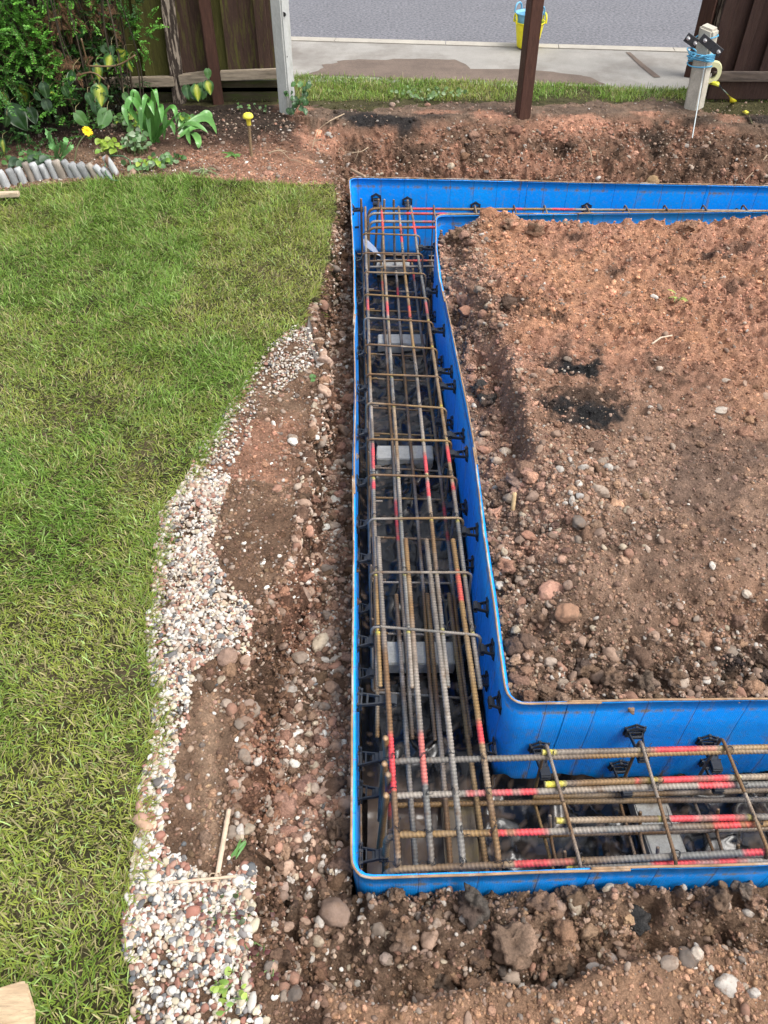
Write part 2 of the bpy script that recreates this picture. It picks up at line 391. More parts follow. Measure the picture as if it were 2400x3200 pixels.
def ground_col(X, Y):
    n1 = fbm(X * 2.0 + 3, Y * 2.0, 3); n2 = fbm(X * 7, Y * 7 + 4, 4, .6); n3 = fbm(X * 30, Y * 30, 3, .6)
    c = np.zeros(np.shape(X) + (3,)) + BROWN
    yf = line_y(P_FL, P_FR, X)
    bt = np.interp(X, _bt[:, 0], _bt[:, 1])
    jx = 0.026 * fbm(Y * 7, X * 3 + 5, 3) + 0.018 * fbm(Y * 26, X * 18, 3, .65)
    xt, xb = xtop(Y) + jx, xbot(Y) + jx * .7
    # soil ledge between lawn and cut
    c = lerp(c, SAND * .85, sstep(-.1, .5, n2) * .8)
    c = lerp(c, CLAY * .9, sstep(.1, .5, n1) * .6 * (Y > 1.9))
    c = lerp(c, BROWN * 0.9, sstep(xt - .10, xt + .01, X))
    rope = [F(455, 1500, .1)[:2], F(445, 1600, .1)[:2], F(452, 1700, .1)[:2], F(455, 1830, .1)[:2]]
    dr = dist_poly(X, Y, rope)
    c = lerp(c, np.array([.40, .27, .18]), (1 - sstep(.005, .04, dr + .02 * n3 + .015 * n2)) * .6)
    # cut face
    face = (X > xt) & (X < xb)
    cf = lerp(np.zeros_like(c) + np.array([.125, .075, .048]), CLAY * .55, sstep(.0, .5, n2) * .7)
    cf = lerp(cf, DARK, sstep(.15, .5, -n1 + .4 * n2) * .6)
    c = np.where(face[..., None], cf, c)
    # low gravelly bed
    lo = sstep(xb - .02, xb + .02, X)
    cb = lerp(np.zeros_like(c) + np.array([.20, .13, .09]), PINK * .9, sstep(-.2, .5, n2) * .7)
    cb = lerp(cb, BROWN * .7, sstep(.0, .5, -n2 + .3 * n3) * .6)
    c = lerp(c, cb, lo)
    # front
    wall = line_y(P_NL, P_NR, X)
    fr = (Y < wall + .02) & (X > xb)
    ry = np.interp(X, _rd[:, 0], _rd[:, 1])
    cfr = lerp(np.zeros_like(c) + np.array([.185, .12, .082]), np.array([.27, .175, .115]), sstep(-.1, .5, n2) * .8)
    cfr = lerp(cfr, DARK * 1.3, sstep(.1, .5, -n2) * .5)
    pl = np.array([.29, .175, .11]); cpl = lerp(np.zeros_like(c) + pl, np.array([.17, .105, .07]), sstep(-.1, .4, -n2 + n1) * .8)
    cpl = lerp(cpl, np.array([.36, .21, .13]), sstep(.2, .6, n1) * .6)
    cfr = lerp(cfr, cpl, 1 - sstep(-.01, .03, Y - ry))
    c = np.where(fr[..., None], cfr, c)
    # back bank and trampled top
    bk = Y > yf + .02
    cbk = lerp(np.zeros_like(c) + np.array([.15, .09, .06]), CLAY * .7, sstep(.0, .6, n2 + .5 * n1) * .7)
    cbk = lerp(cbk, DARK, sstep(.1, .6, -n2) * .6)
    top = sstep(bt - .12, bt + .02, Y)
    cbk = lerp(cbk, lerp(np.zeros_like(c) + np.array([.20, .135, .095]), np.array([.13, .09, .065]), sstep(-.3, .3, n2)), top)
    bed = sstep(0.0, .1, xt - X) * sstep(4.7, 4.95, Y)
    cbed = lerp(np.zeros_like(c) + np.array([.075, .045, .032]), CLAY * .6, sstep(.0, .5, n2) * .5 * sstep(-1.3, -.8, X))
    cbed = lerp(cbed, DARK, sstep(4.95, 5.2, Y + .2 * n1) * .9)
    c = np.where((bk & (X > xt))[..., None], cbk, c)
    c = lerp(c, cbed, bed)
    for bx, by, rx, ry_, bc, w in _blob2:
        dd = np.sqrt(((X - bx) / rx) ** 2 + ((Y - by) / ry_) ** 2) + .6 * n2
        c = lerp(c, np.asarray(bc), (1 - sstep(.5, 1.1, dd)) * w * (bk | (Y > 4.55)))
    # lawn soil and under gravel
    P = inpoly(X + .02 * n3, Y + .02 * n2, LAWN)
    c = np.where(P[..., None], lerp(np.zeros_like(c) + LAWNSOIL, np.array([.09, .07, .04]), sstep(.1, .5, n2)), c)
    vg = (Y > bt + .22 + .1 * n2) & (Y < 6.3)
    c = np.where(vg[..., None], LAWNSOIL * 1.2, c)
    # island
    tr, isl = zones(X, Y)
    far = sstep(1.9, 3.0, Y + .5 * n1 + .25 * n2 + .25 * np.clip(.9 - X, -.6, .6))
    ci = lerp(np.zeros_like(c) + np.array([.205, .128, .088]), np.array([.255, .165, .115]), sstep(-.2, .4, n2))
    ci = lerp(ci, np.array([.30, .165, .10]), sstep(.2, .6, n1 - .3 * n2) * .55)
    cc = lerp(np.zeros_like(c) + CLAY, np.array([.25, .135, .085]), sstep(-.1, .5, n2) * .8)
    cc = lerp(cc, np.array([.42, .225, .13]), sstep(.1, .6, n1 + .3 * n3) * .6)
    cc = lerp(cc, np.array([.12, .08, .06]), sstep(.15, .5, -n2 - .2 * n1) * .6)
    ci = lerp(ci, cc, far)
    d1 = X - xi(Y); d2 = Y - line_y(Q_NL, Q_NR, X)
    mg = 1 - np.minimum(sstep(.15, .34, d1 + .1 * n2), sstep(.18, .42, d2 + .12 * n2))
    cm = lerp(np.zeros_like(c) + PINK, np.array([.15, .10, .075]), sstep(-.2, .4, n2))
    cm = lerp(cm, np.array([.17, .115, .08]), (1 - sstep(1.45, 1.75, Y)) * .85)
    ci = lerp(ci, cm, mg * .9)
    for bx, by, rx, ry_, bc, w in _blob:
        dd = np.sqrt(((X - bx) / rx) ** 2 + ((Y - by) / ry_) ** 2) + .9 * n2 + .5 * n3
        ci = lerp(ci, np.asarray(bc), (1 - sstep(.3, 1.0, dd)) * w)
    c = np.where(isl[..., None], ci, c)
    c = np.where(tr[..., None], np.array([.075, .055, .042]), c)
    return c * (1 + .34 * n3[..., None]) * (1 + .16 * n2[..., None])

def axis(lo, hi, step, ends):
    a = list(np.arange(lo, hi, step)); s = step
    left = []; x = lo
    while x > -ends: s *= 1.5; x -= s; left.append(x)
    right = []; x = hi; s = step
    while x < ends: s *= 1.5; x += s; right.append(x)
    return np.array(left[::-1] + a + right)
gx = axis(-2.75, 2.45, 0.0085, 60.0); gy = axis(0.05, 5.75, 0.0085, 60.0)
GX, GY = np.meshgrid(gx, gy)
GZ = H(GX, GY)
# fine irregular crumble sideways on the steep faces
nx, ny = len(gx), len(gy)
idx = np.arange(nx * ny).reshape(ny, nx)
def crumble(X, Y, Z):
    """sideways raggedness of the steep faces"""
    jx = 0.026 * fbm(Y * 7, X * 3 + 5, 3) + 0.018 * fbm(Y * 26, X * 18, 3, .65)
    a, b = xtop(Y) + jx, xbot(Y) + jx * .7
    w1 = np.sin(np.clip((X - a) / (b - a), 0, 1) * math.pi) * (Y < 4.9)
    w2 = np.where((X > xtop(Y)) & (Y > line_y(P_FL, P_FR, X) + .1) & (Y < 5.3), .8, 0)
    return (X + w1 * (0.060 * fbm(Y * 16, Z * 22, 4, .65) + .022 * fbm(Y * 50, Z * 60, 2)),
            Y + w2 * (0.030 * fbm(X * 14, Z * 20, 4, .65) + .010 * fbm(X * 45, Z * 50, 2)))
GXo, GYo = crumble(GX, GY, GZ)
quads = np.stack([idx[:-1, :-1], idx[:-1, 1:], idx[1:, 1:], idx[1:, :-1]], -1).reshape(-1, 4)
g = obj("ground", np_mesh("ground", np.stack([GXo, GYo, GZ], -1), quads, col=ground_col(GX, GY)), M_ground)
tag(g, kind='structure')

# ------------------------------------------------------------------ road, kerb, pavement
def sheet(name, poly, z, m, cell=0.25):
    xs = [p[0] for p in poly]; ys = [p[1] for p in poly]
    bm = bmesh.new(); f = bm.faces.new([bm.verts.new((x, y, z)) for x, y in poly]); bm.normal_update()
    if f.normal.z < 0: f.normal_flip()
    me = bpy.data.meshes.new(name); bm.to_mesh(me); bm.free()
    return tag(obj(name, me, m), kind='structure')
def off(a, s): p = KA + kd * a + kn * s; return (p[0], p[1])
M_road = mat("asphalt", base=(0.145, 0.145, 0.158), rough=0.9, nscale=1.2, namt=0.10, nscale2=38, namt2=0.75, bscale=110, bstr=0.6, bdist=0.01, spec=0.3)
M_pave = mat("worn_pavement", base=(0.27, 0.255, 0.23), rough=0.92, nscale=3, namt=0.2, nscale2=140, namt2=0.22, bscale=150, bstr=0.3, bdist=0.005,
             tint=(0.17, 0.15, 0.13), tscale=1.4, tlo=0.48, thi=0.66)
M_kerb = mat("kerbstone", base=(0.36, 0.33, 0.28), rough=0.9, nscale=12, namt=0.15, nscale2=120, namt2=0.15, bscale=100, bstr=0.3, bdist=0.004)
sheet("road", [off(-30, 0.14), off(30, 0.14), off(30, 7.5), off(-30, 7.5)], 0.0, M_road)
sheet("pavement", [off(-30, -1.05), off(30, -1.05), off(30, -0.004), off(-30, -0.004)], 0.115, M_pave)
sheet("far_pavement", [off(-30, 7.65), off(30, 7.65), off(30, 10), off(-30, 10)], 0.1, M_pave)
# kerb: stones laid end to end, a real step down to the road
acc = Acc()
L_ = 0.915
for k in range(-14, 15):
    a0, a1 = k * L_ + 0.35, (k + 1) * L_ - 0.006 + 0.35
    bm = bmesh.new()
    vs = [bm.verts.new((*off(a, s), z)) for a in (a0, a1) for s, z in ((0, -.05), (0.125, -.05), (0.125, 0.095), (0.11, 0.121), (0.0, 0.121))]
    n = 5
    for i in range(n): bm.faces.new((vs[i], vs[(i + 1) % n], vs[n + (i + 1) % n], vs[n + i]))
    bm.faces.new(vs[:n]); bm.faces.new(vs[n:][::-1]); bmesh.ops.recalc_face_normals(bm, faces=bm.faces)
    bmesh.ops.triangulate(bm, faces=bm.faces)
    bm.verts.index_update()
    acc.add([v.co[:] for v in bm.verts], T=[[v.index for v in f.verts] for f in bm.faces]); bm.free()
tag(obj("kerb", acc.mesh("kerb", False), M_kerb), kind='structure')
# spread soil stains on the pavement: thin crusts of dried mud
def crust(name, px, z, seed, m, label):
    pts = [W(x, y, z) for x, y in px]
    c = np.mean(pts, 0); n = 220
    ring = []
    seg = np.array(pts + [pts[0]])
    L = np.concatenate([[0], np.cumsum(np.linalg.norm(np.diff(seg, axis=0), axis=1))])
    for i in range(n):
        s = L[-1] * i / n
        p = np.array([np.interp(s, L, seg[:, j]) for j in range(3)])
        k = 1 + 0.22 * fbm(np.array([s * 2.5 + seed]), np.array([seed * 2.0]), 5, .65)[0]
        ring.append(c + (p - c) * k)
    V = np.array([c + np.array([0, 0, .006])] + ring)
    T = [[0, 1 + i, 1 + (i + 1) % n] for i in range(n)]
    return tag(obj(name, np_mesh(name, V, tris=T), m), kind='stuff', label=label)
M_mud = mat("dried_mud", base=(0.135, 0.10, 0.078), rough=0.95, nscale=6, namt=0.25, nscale2=120, namt2=0.3, bscale=120, bstr=0.5, bdist=0.006)
crust("mud", [(960, 232), (1010, 200), (1100, 188), (1250, 183), (1420, 185), (1455, 200), (1470, 216), (1620, 216), (1760, 226), (1860, 240), (1870, 262), (1400, 250), (1100, 238)], 0.119, 1.0, M_mud, "brown dried mud spread over the pavement edge")
crust("mud", [(1955, 163), (1975, 180), (2000, 205), (2040, 237), (2060, 237), (2020, 206), (1985, 176), (1970, 163)], 0.119, 5.0, M_mud, "narrow mud trail across the pavement")

# ------------------------------------------------------------------ ribbed bars
STEEL = np.array([.175, .17, .155]); RUST = np.array([.18, .098, .042]); OCHRE = np.array([.30, .185, .07]); DUST = np.array([.33, .285, .235]); DKST = np.array([.07, .068, .066])
RED = np.array([.74, .06, .075]); YEL = np.array([.78, .68, .07])
def fillet(pts, rad, n=7):
    pts = [np.asarray(p, float) for p in pts]; out = [pts[0]]
    for i in range(1, len(pts) - 1):
        a, b, c = pts[i - 1], pts[i], pts[i + 1]
        u = (a - b); v = (c - b); lu, lv = np.linalg.norm(u), np.linalg.norm(v); u /= lu; v /= lv
        r = min(rad, lu * .49, lv * .49)
        p0, p1 = b + u * r, b + v * r
        for k in range(n + 1):
            t = k / n; out.append((1 - t) ** 2 * p0 + 2 * t * (1 - t) * b + t * t * p1)
    out.append(pts[-1]); return out
def tube(pts, r, step=.004, sides=8, rib=0.0, pitch=.010, col=None, paint=(), tone=0.0, seed=0.0, wob=0.0, radf=None):
    P = np.asarray(pts, float)
    L = np.concatenate([[0], np.cumsum(np.linalg.norm(np.diff(P, axis=0), axis=1))])
    n = max(2, int(L[-1] / step) + 1)
    s = np.linspace(0, L[-1], n)
    C = np.stack([np.interp(s, L, P[:, j]) for j in range(3)], -1)
    if wob:
        C[:, 0] += wob * fbm(s * 1.3 + seed, s * 0 + seed, 2); C[:, 1] += wob * fbm(s * 1.3 + seed + 30, s * 0, 2); C[:, 2] += wob * fbm(s * 1.1 + seed + 60, s * 0, 2)
    Tn = np.gradient(C, axis=0); Tn /= np.linalg.norm(Tn, axis=1)[:, None] + 1e-12
    ref = np.array([0, 0, 1.0]) if abs(Tn[0, 2]) < .9 else np.array([1.0, 0, 0])
    Nn = np.zeros_like(C); v = ref - Tn[0] * ref.dot(Tn[0]); Nn[0] = v / np.linalg.norm(v)
    for i in range(1, n):
        v = Nn[i - 1] - Tn[i] * Nn[i - 1].dot(Tn[i]); Nn[i] = v / (np.linalg.norm(v) + 1e-12)
    B = np.cross(Tn, Nn)
    a = np.arange(sides) / sides * 2 * np.pi
    rr = np.full((n, sides), r)
    if radf is not None: rr = rr * radf(s / L[-1])[:, None]
    if rib:
        ph = (s[:, None] / pitch + np.where(a < np.pi, a, 2 * np.pi - a)[None] / np.pi * 1.0) % 1.0
        rr = rr * (1 + rib * np.clip(1 - np.abs(ph - .5) / .27, 0, 1))
        rr = rr * (1 + .10 * (np.abs(np.sin(a)) < .2)[None])
    V = C[:, None] + rr[..., None] * (np.cos(a)[None, :, None] * Nn[:, None] + np.sin(a)[None, :, None] * B[:, None])
    idx = np.arange(n * sides).reshape(n, sides)
    nx_ = np.roll(idx, -1, axis=1)
    Q = np.stack([idx[:-1], nx_[:-1], nx_[1:], idx[1:]], -1).reshape(-1, 4)
    V = V.reshape(-1, 3)
    if col is None:
        q = fbm(s * 2.2 + seed * 7.7, s * 0 + seed, 4)[:, None]; q2 = fbm(s * 6 + seed * 3.3 + 50, s * 0 + seed, 3)[:, None]
        cc = STEEL + (RUST - STEEL) * np.clip(.45 + tone + 1.5 * q, 0, 1)
        cc = cc + (DUST - cc) * np.clip(.1 + 1.6 * q2 - tone * .3, 0, .9)
        cc = cc + (OCHRE - cc) * np.clip(q * 1.8 - .35 + tone * .4, 0, .9)
    else: cc = np.broadcast_to(np.asarray(col, float), (n, 3)).copy()
    for ax, lo, hi, pc in paint:
        lo, hi = min(lo, hi), max(lo, hi)
        q = C[:, ax] + .006 * fbm(s * 30 + seed, s * 0, 2)
        w = np.clip((q - lo) / .012, 0, 1) * np.clip((hi - q) / .025, 0, 1)
        w = w * np.clip(.88 + 1.1 * fbm(s * 30 + seed, s * 0 + 3, 4), .1, 1)
        cc = cc + (np.asarray(pc) - cc) * w[:, None] * .9
    cols = np.repeat(cc, sides, axis=0)
    if rib:      # rib contrast put into the colour: darker valleys, brighter ribs
        k_ = np.clip(1 - np.abs(ph - .5) / .30, 0, 1).reshape(-1, 1); cols = cols * (.66 + .50 * k_)
    # end faces
    V = np.concatenate([V, C[:1], C[-1:]]); c0 = n * sides
    cut = np.array([[.45, .30, .18]]) if col is None else cc[:1]
    cols = np.concatenate([cols, cut, cut])
    T = [[c0, idx[0, (j + 1) % sides], idx[0, j]] for j in range(sides)] + [[c0 + 1, idx[-1, j], idx[-1, (j + 1) % sides]] for j in range(sides)]
    return V, Q, np.array(T), cols
def bar(name, pts, r, parent, paint=(), tone=0.0, seed=0.0, rib=.17, wob=.0, step=.0026, m=None, col=None, sides=9, pitch=.0105):
    V, Q, T, C = tube(pts, r, step, sides, rib, pitch, col, paint, tone, seed, wob)
    return obj(name, np_mesh(name, V, Q, T, C), m or M_rebar, parent)
def yz(py, z): return W(1200, py, z)[1]
def xz(px, py, z): return W(px, py, z)[0]

RM, RL = .0070, .0045
ZT, ZL = -.09, -.405
# --- long cage running up the trench
cage = thing("rebar_cage", "long steel reinforcement cage lying up the straight blue trench beside the lawn", "rebar cage", (0.08, 2.7, -.42))
def ext(a, b, Y):      # extend line a->b to the given Y
    t = (Y - a[1]) / (b[1] - a[1]); return a + (b - a) * t
LINKS = [730, 789, 850, 923, 996, 1079, 1169, 1263, 1370, 1482, 1614, 1782, 1963]
def ypaint(lst, z, c): return [(1, yz(a, z), yz(b, z), c) for a, b in lst]
yellow = ypaint([(y + 4, y + 5 + (y - 500) * .014) for y in LINKS[2:]], ZT, YEL)
mains = [((1143, 724), (1187, 2145), [(934, 974), (1384, 1468), (1497, 1536)], -.15),
         ((1196, 724), (1288, 2150), [(660, 724), (940, 988)], -.2),
         ((1252, 724), (1402, 2149), [(700, 760), (956, 998), (1417, 1490), (1505, 1562)], -.1),
         ((1298, 731), (1503, 2149), [(690, 735), (945, 985), (1395, 1450), (1507, 1543)], -.3)]
for k, (a, b, red, tone) in enumerate(mains):
    A, B = W(*a, ZT), W(*b, ZT)
    A = ext(B, A, 4.50)
    yl = [p for j, p in enumerate(yellow) if (j + k) % 3 != 1 or j > 7] if k else yellow[7:]
    bar("main_bar", [A, B], RM, cage, ypaint(red, ZT, RED) + yl, tone, k + 1.0, wob=.006)
lows = [((1152, 1200), (1176, 2305), []), ((1211, 1200), (1282, 2313), [(880, 915), (1560, 1690)]), ((1266, 1200), (1356, 2313), [(900, 930)]), ((1336, 1200), (1476, 2301), [(850, 880), (1570, 1640), (1660, 1700)])]
for k, (a, b, red) in enumerate(lows):
    A, B = W(*a, ZL), W(*b, ZL)
    A = ext(B, A, 4.42)
    bar("main_bar", [A, B], RM, cage, [(1, p[1], p[2], RED * .8) for p in ypaint(red, ZL, RED)], .35, k + 11.0, wob=.008)
# links (closed stirrups)
T1a, T1b = W(1143, 724, ZT), W(1187, 2145, ZT); T4a, T4b = W(1298, 731, ZT), W(1503, 2149, ZT)
for k, y in enumerate(LINKS):
    Y = yz(y, ZT + .012); skew = -.018
    xl = ext(T1a, T1b, Y)[0] - .020; xr = ext(T4a, T4b, Y + skew)[0] + .022
    zt = ZT + RM + RL; zb = ZL - RM - RL
    j = random.uniform(-.012, .012); jb = random.uniform(-.02, .02)
    loop = [(.5 * (xl + xr), Y + skew / 2, zt), (xr, Y + skew + j, zt), (xr - .002, Y + skew + j + jb, zb), (xl, Y + jb, zb), (xl, Y - j, zt), (.5 * (xl + xr) + .004, Y + skew / 2, zt)]
    bar("link", fillet(loop, .026), RL, cage, (), .55 if k < 10 else -.25, k * 1.7 + 30, rib=.18, step=.003, sides=7, pitch=.008)
    # the hook of the link, tucked inside the cage
    hk = [(xl + .06, Y - .012, zb + .006), (xl + .004, Y - .010, zb + .004), (xl + .004, Y - .010, zb + .09)]
    bar("link_hook", fillet(hk, .02), RL, cage, (), .7, k * 1.1 + 70, rib=.18, step=.004, sides=6, pitch=.008)

# --- near cage running right, with corner bars turned into the long trench
near = thing("rebar_cage", "short wide reinforcement cage lying across the near blue trench at the corner", "rebar cage", (0.5, .85, -.42))
XE = 1.75
def hline(y0, y1, z):      # points at px x=1500 and 2400 on heights z
    return W(1500, y0, z), W(2400, y1, z)
def xpaint(lst, py, z, c): return [(0, xz(a, py, z), xz(b, py, z), c) for a, b in lst]
hb = [(2372, 2348, 1226, [], -.1), (2481, 2449, 1224, [(1447, 1691), (2180, 2315)], -.45), (2602, 2571, 1224, [(1527, 1721), (2230, 2370)], -.2), (2702, 2663, 1224, [(1598, 1804), (2322, 2440)], -.15)]
NB = []
for k, (y0, y1, xs, red, tone) in enumerate(hb):
    A, B = hline(y0, y1, ZT - .004)
    dirv = (B - A) / (B[0] - A[0])
    X0 = xz(xs - 20, y0, ZT)
    p0 = A + dirv * (X0 - A[0]); p1 = A + dirv * (XE - A[0])
    NB.append((A, dirv))
    leg = p0 + np.array([-.004, -.012, -.27])
    bar("corner_bar", fillet([leg, p0, p1], .045), .0082, near, xpaint(red, y0, ZT, RED), tone, k + 41.0, wob=.004)
lap = [(1690, 2352, 2335, [(1690, 1748), (1996, 2012), (2256, 2276)], [(2028, 2250)], .0), (1701, 2452, 2428, [(1701, 1776), (2025, 2055), (2294, 2322)], [(1985, 2020), (2066, 2290)], -.2),
       (1736, 2566, 2552, [(1736, 1776), (2048, 2072), (2332, 2356)], [(2092, 2330)], -.3), (1766, 2708, 2690, [(1766, 1808)], [(2030, 2340)], -.2)]
for k, (x0, y0, y1, yl, red, tone) in enumerate(lap):
    z = ZT + (.004 if k < 3 else -.02)
    A, B = W(x0, y0, z), W(2400, y1, z)
    d_ = (B - A) / (B[0] - A[0])
    bar("main_bar", [A, A + d_ * (XE - A[0])], .0080, near, xpaint(red, y0, z, RED) + xpaint(yl, y0, z, YEL), tone, k + 51.0, wob=.003)
for k, (x0, y0, y1) in enumerate([(1240, 2516, 2500), (1663, 2494, 2470), (1679, 2610, 2590), (1760, 2690, 2672), (1260, 2600, 2590)]):
    A, B = W(x0, y0, ZL), W(2400, y1, ZL)
    d_ = (B - A) / (B[0] - A[0])
    bar("main_bar", [A, A + d_ * (XE - A[0])], .0080, near, [], .35 if k else .2, k + 61.0, wob=.004)
# upright bars at the corner, sawn ends up
for k, (px, py, ln, tilt, red) in enumerate([(1204, 2306, .28, .01, 0), (1201, 2386, .33, -.012, 0), (1206, 2485, .36, -.02, 0), (1212, 2420, .3, .004, 1)]):
    p = W(px, py, -.055)
    bar("upright_bar", [p, p + np.array([tilt, -.01, -ln])], .0082, near, [(2, -.30, -.10, RED)] if red else [], .25, k + 71.0)
# corner bars running up into the long trench
laps = [((1181, 1681), (1240, 2660), [(2288, 2482)], .5), ((1268, 1685), (1345, 2660), [(2284, 2461)], .35), ((1333, 1686), (1442, 2660), [], -.6), ((1416, 1688), (1554, 2660), [(1782, 1887), (2250, 2330)], .0)]
for k, (a, b, red, tone) in enumerate(laps):
    A, B = W(*a, ZT + .003), W(*b, ZT + .003)
    B = ext(A, B, .715)
    bar("corner_bar", fillet([A, B, B + np.array([0.003, -.004, -.28])], .045), .0082, near, ypaint(red, ZT, RED if k != 1 else np.array([.6, .16, .13])), tone, k + 81.0, wob=.004)
for k, (a, b) in enumerate([((1237, 1858), (1293, 2660)), ((1336, 1858), (1404, 2660)), ((1400, 1858), (1510, 2660))]):
    A, B = W(*a, ZL + .012), W(*b, ZL + .012)
    B = ext(A, B, .73)
    bar("corner_bar", [A, B], .0082, near, [], .45 - .5 * (k == 0), k + 91.0, wob=.004)
NL_ = [((1709, 2334), (1815, 2700)), ((2005, 2323), (2113, 2689)), ((2260, 2315), (2400, 2656)), ((2540, 2310), (2690, 2640)), ((2800, 2300), (2960, 2625))]
for k, (a, b) in enumerate(NL_):
    z = ZT + .0076 + RL + .004
    A, B = W(*a, z), W(*b, z); A = A + np.array([0, .012, 0]); B = B + np.array([0, -.008, 0])
    zb = ZL - .012
    mid = .5 * (A + B)
    Cb = A + np.array([.012, .004, 0]); Cb[2] = zb; Db = B + np.array([.02, 0, 0]); Db[2] = zb
    bar("link", fillet([mid, A, Cb, Db, B, mid + np.array([.001, -.004, 0])], .024), .0046, near, (), .55, k * 2.1 + 101, rib=.18, step=.003, sides=7, pitch=.008)
    for q in range(2):
        hk = A + np.array([.03 + .025 * q, -.1 - .1 * q, 0]); hk[2] = ZL + .1
        bar("link_hook", fillet([hk, hk + np.array([.01, -.03, -.08]), hk + np.array([.02, -.10, -.105])], .02), RL, near, (), .8, k + q * 3 + 120, rib=.18, step=.004, sides=6, pitch=.008)

# --- far cage
farc = thing("rebar_cage", "reinforcement cage lying along the far blue trench, half hidden behind the soil island", "rebar cage", (.9, 4.35, -.42))
for k, (y, x0, red, tone, xe) in enumerate([(652, 1150, [(1288, 1385), (1600, 1640), (1720, 1800)], .3, 3.0), (668, 1148, [(1265, 1400)], -.2, 3.0), (693, 1152, [(1320, 1420)], -.35, 3.0), (712, 1150, [(1280, 1420)], .4, 3.0)]):
    A = W(x0, y, ZT); B = W(1900, y + 5, ZT); d_ = (B - A) / (B[0] - A[0])
    E = A + d_ * (xe - A[0])
    bar("corner_bar", fillet([A + np.array([-.006, -.02, -.28]), A, E], .05), .0072, farc, xpaint(red, y, ZT, RED), tone, k + 131.0, wob=.005, step=.005)
for k, y in enumerate((829, 846)):
    A = W(1150, y - 12, ZL + .03); B = A + np.array([3, 0.03, 0])
    bar("main_bar", [A, B], RM, farc, xpaint([(1268, 1345)], y, ZL, RED) if k == 0 else [], .3 - .5 * k, k + 141.0, wob=.005, step=.005)
for k, (px, tilt, white) in enumerate([(1128, 0, 0), (1183, -.03, 0), (1201, -.02, 1), (1230, .01, 1), (1274, .012, 1)]):
    p = WY(px, 621 + k, 4.50)
    bar("upright_bar", [p, p + np.array([tilt, -.02, -.42])], .0066, farc, [], .35 if not white else -.1, k + 151.0)
for k, px in enumerate((1355, 1483, 1605, 1700, 1830, 1952, 2075, 2195, 2320)):
    A = WY(px, 645, 4.50); zb = ZL - .01; x = A[0]; zt = ZT + .012
    loop = [(x, 4.36, zt), (x, 4.505, zt), (x, 4.505, zb), (x + .01, 4.22, zb), (x + .01, 4.20, zt), (x, 4.355, zt)]
    bar("link", fillet(loop, .025), RL, farc, (), .3, k + 161.0, rib=.18, step=.004, sides=6, pitch=.008)
# end hooks of the yellow marks on the hidden far bars
# tie wires: a twist of thin wire round crossing bars
def tie_mesh():
    acc = Acc(); rr = .011
    for q in range(2):
        pts = [(rr * math.cos(t), rr * math.sin(t) * (1 if q else .9), .006 * math.sin(2 * t + q)) for t in np.linspace(0, 6.4, 18)]
        V, Q, T, C = tube(pts, .0009, .004, 5, col=(.02, .02, .02)); acc.add(V, Q, T)
    V, Q, T, C = tube([(rr, 0, 0), (rr + .012, .006, .010), (rr + .02, .016, .006), (rr + .026, .02, .012)], .0009, .004, 5, col=(.02, .02, .02)); acc.add(V, Q, T)
    return acc.mesh("tie_wire")
tie_me = tie_mesh(); tie_me.materials.append(M_wire)
def ties(parent, pts):
    org = Vector(ORIG[parent.name])
    for p in pts:
        o = bpy.data.objects.new("tie_wire", tie_me); COL.objects.link(o); o.parent = parent
        o.location = Vector(p) - org; o.rotation_euler = (random.uniform(-1.2, 1.2), random.uniform(-1.2, 1.2), random.uniform(0, 6.28))
tp = []
for k, y in enumerate(LINKS):
    Y = yz(y, ZT)
    for (a, b, _, _) in mains:
        if random.random() < (.55 if k < 9 else .95):
            p = ext(W(*a, ZT), W(*b, ZT), Y - .006); tp.append((p[0], p[1], ZT + .008))
ties(cage, tp)
tp = []
for (A, dv) in NB:
    for (a, b, _, _) in laps:
        p = ext(W(*a, ZT), W(*b, ZT), A[1]); tp.append((p[0], p[1] + .002, ZT + .006))
    for (a, b) in NL_[:3]:
        q = W(*a, ZT); r_ = W(*b, ZT); p = ext(q, r_, A[1]); tp.append((p[0], A[1] + dv[1] * (p[0] - A[0]), ZT + .010))
ties(near, tp)

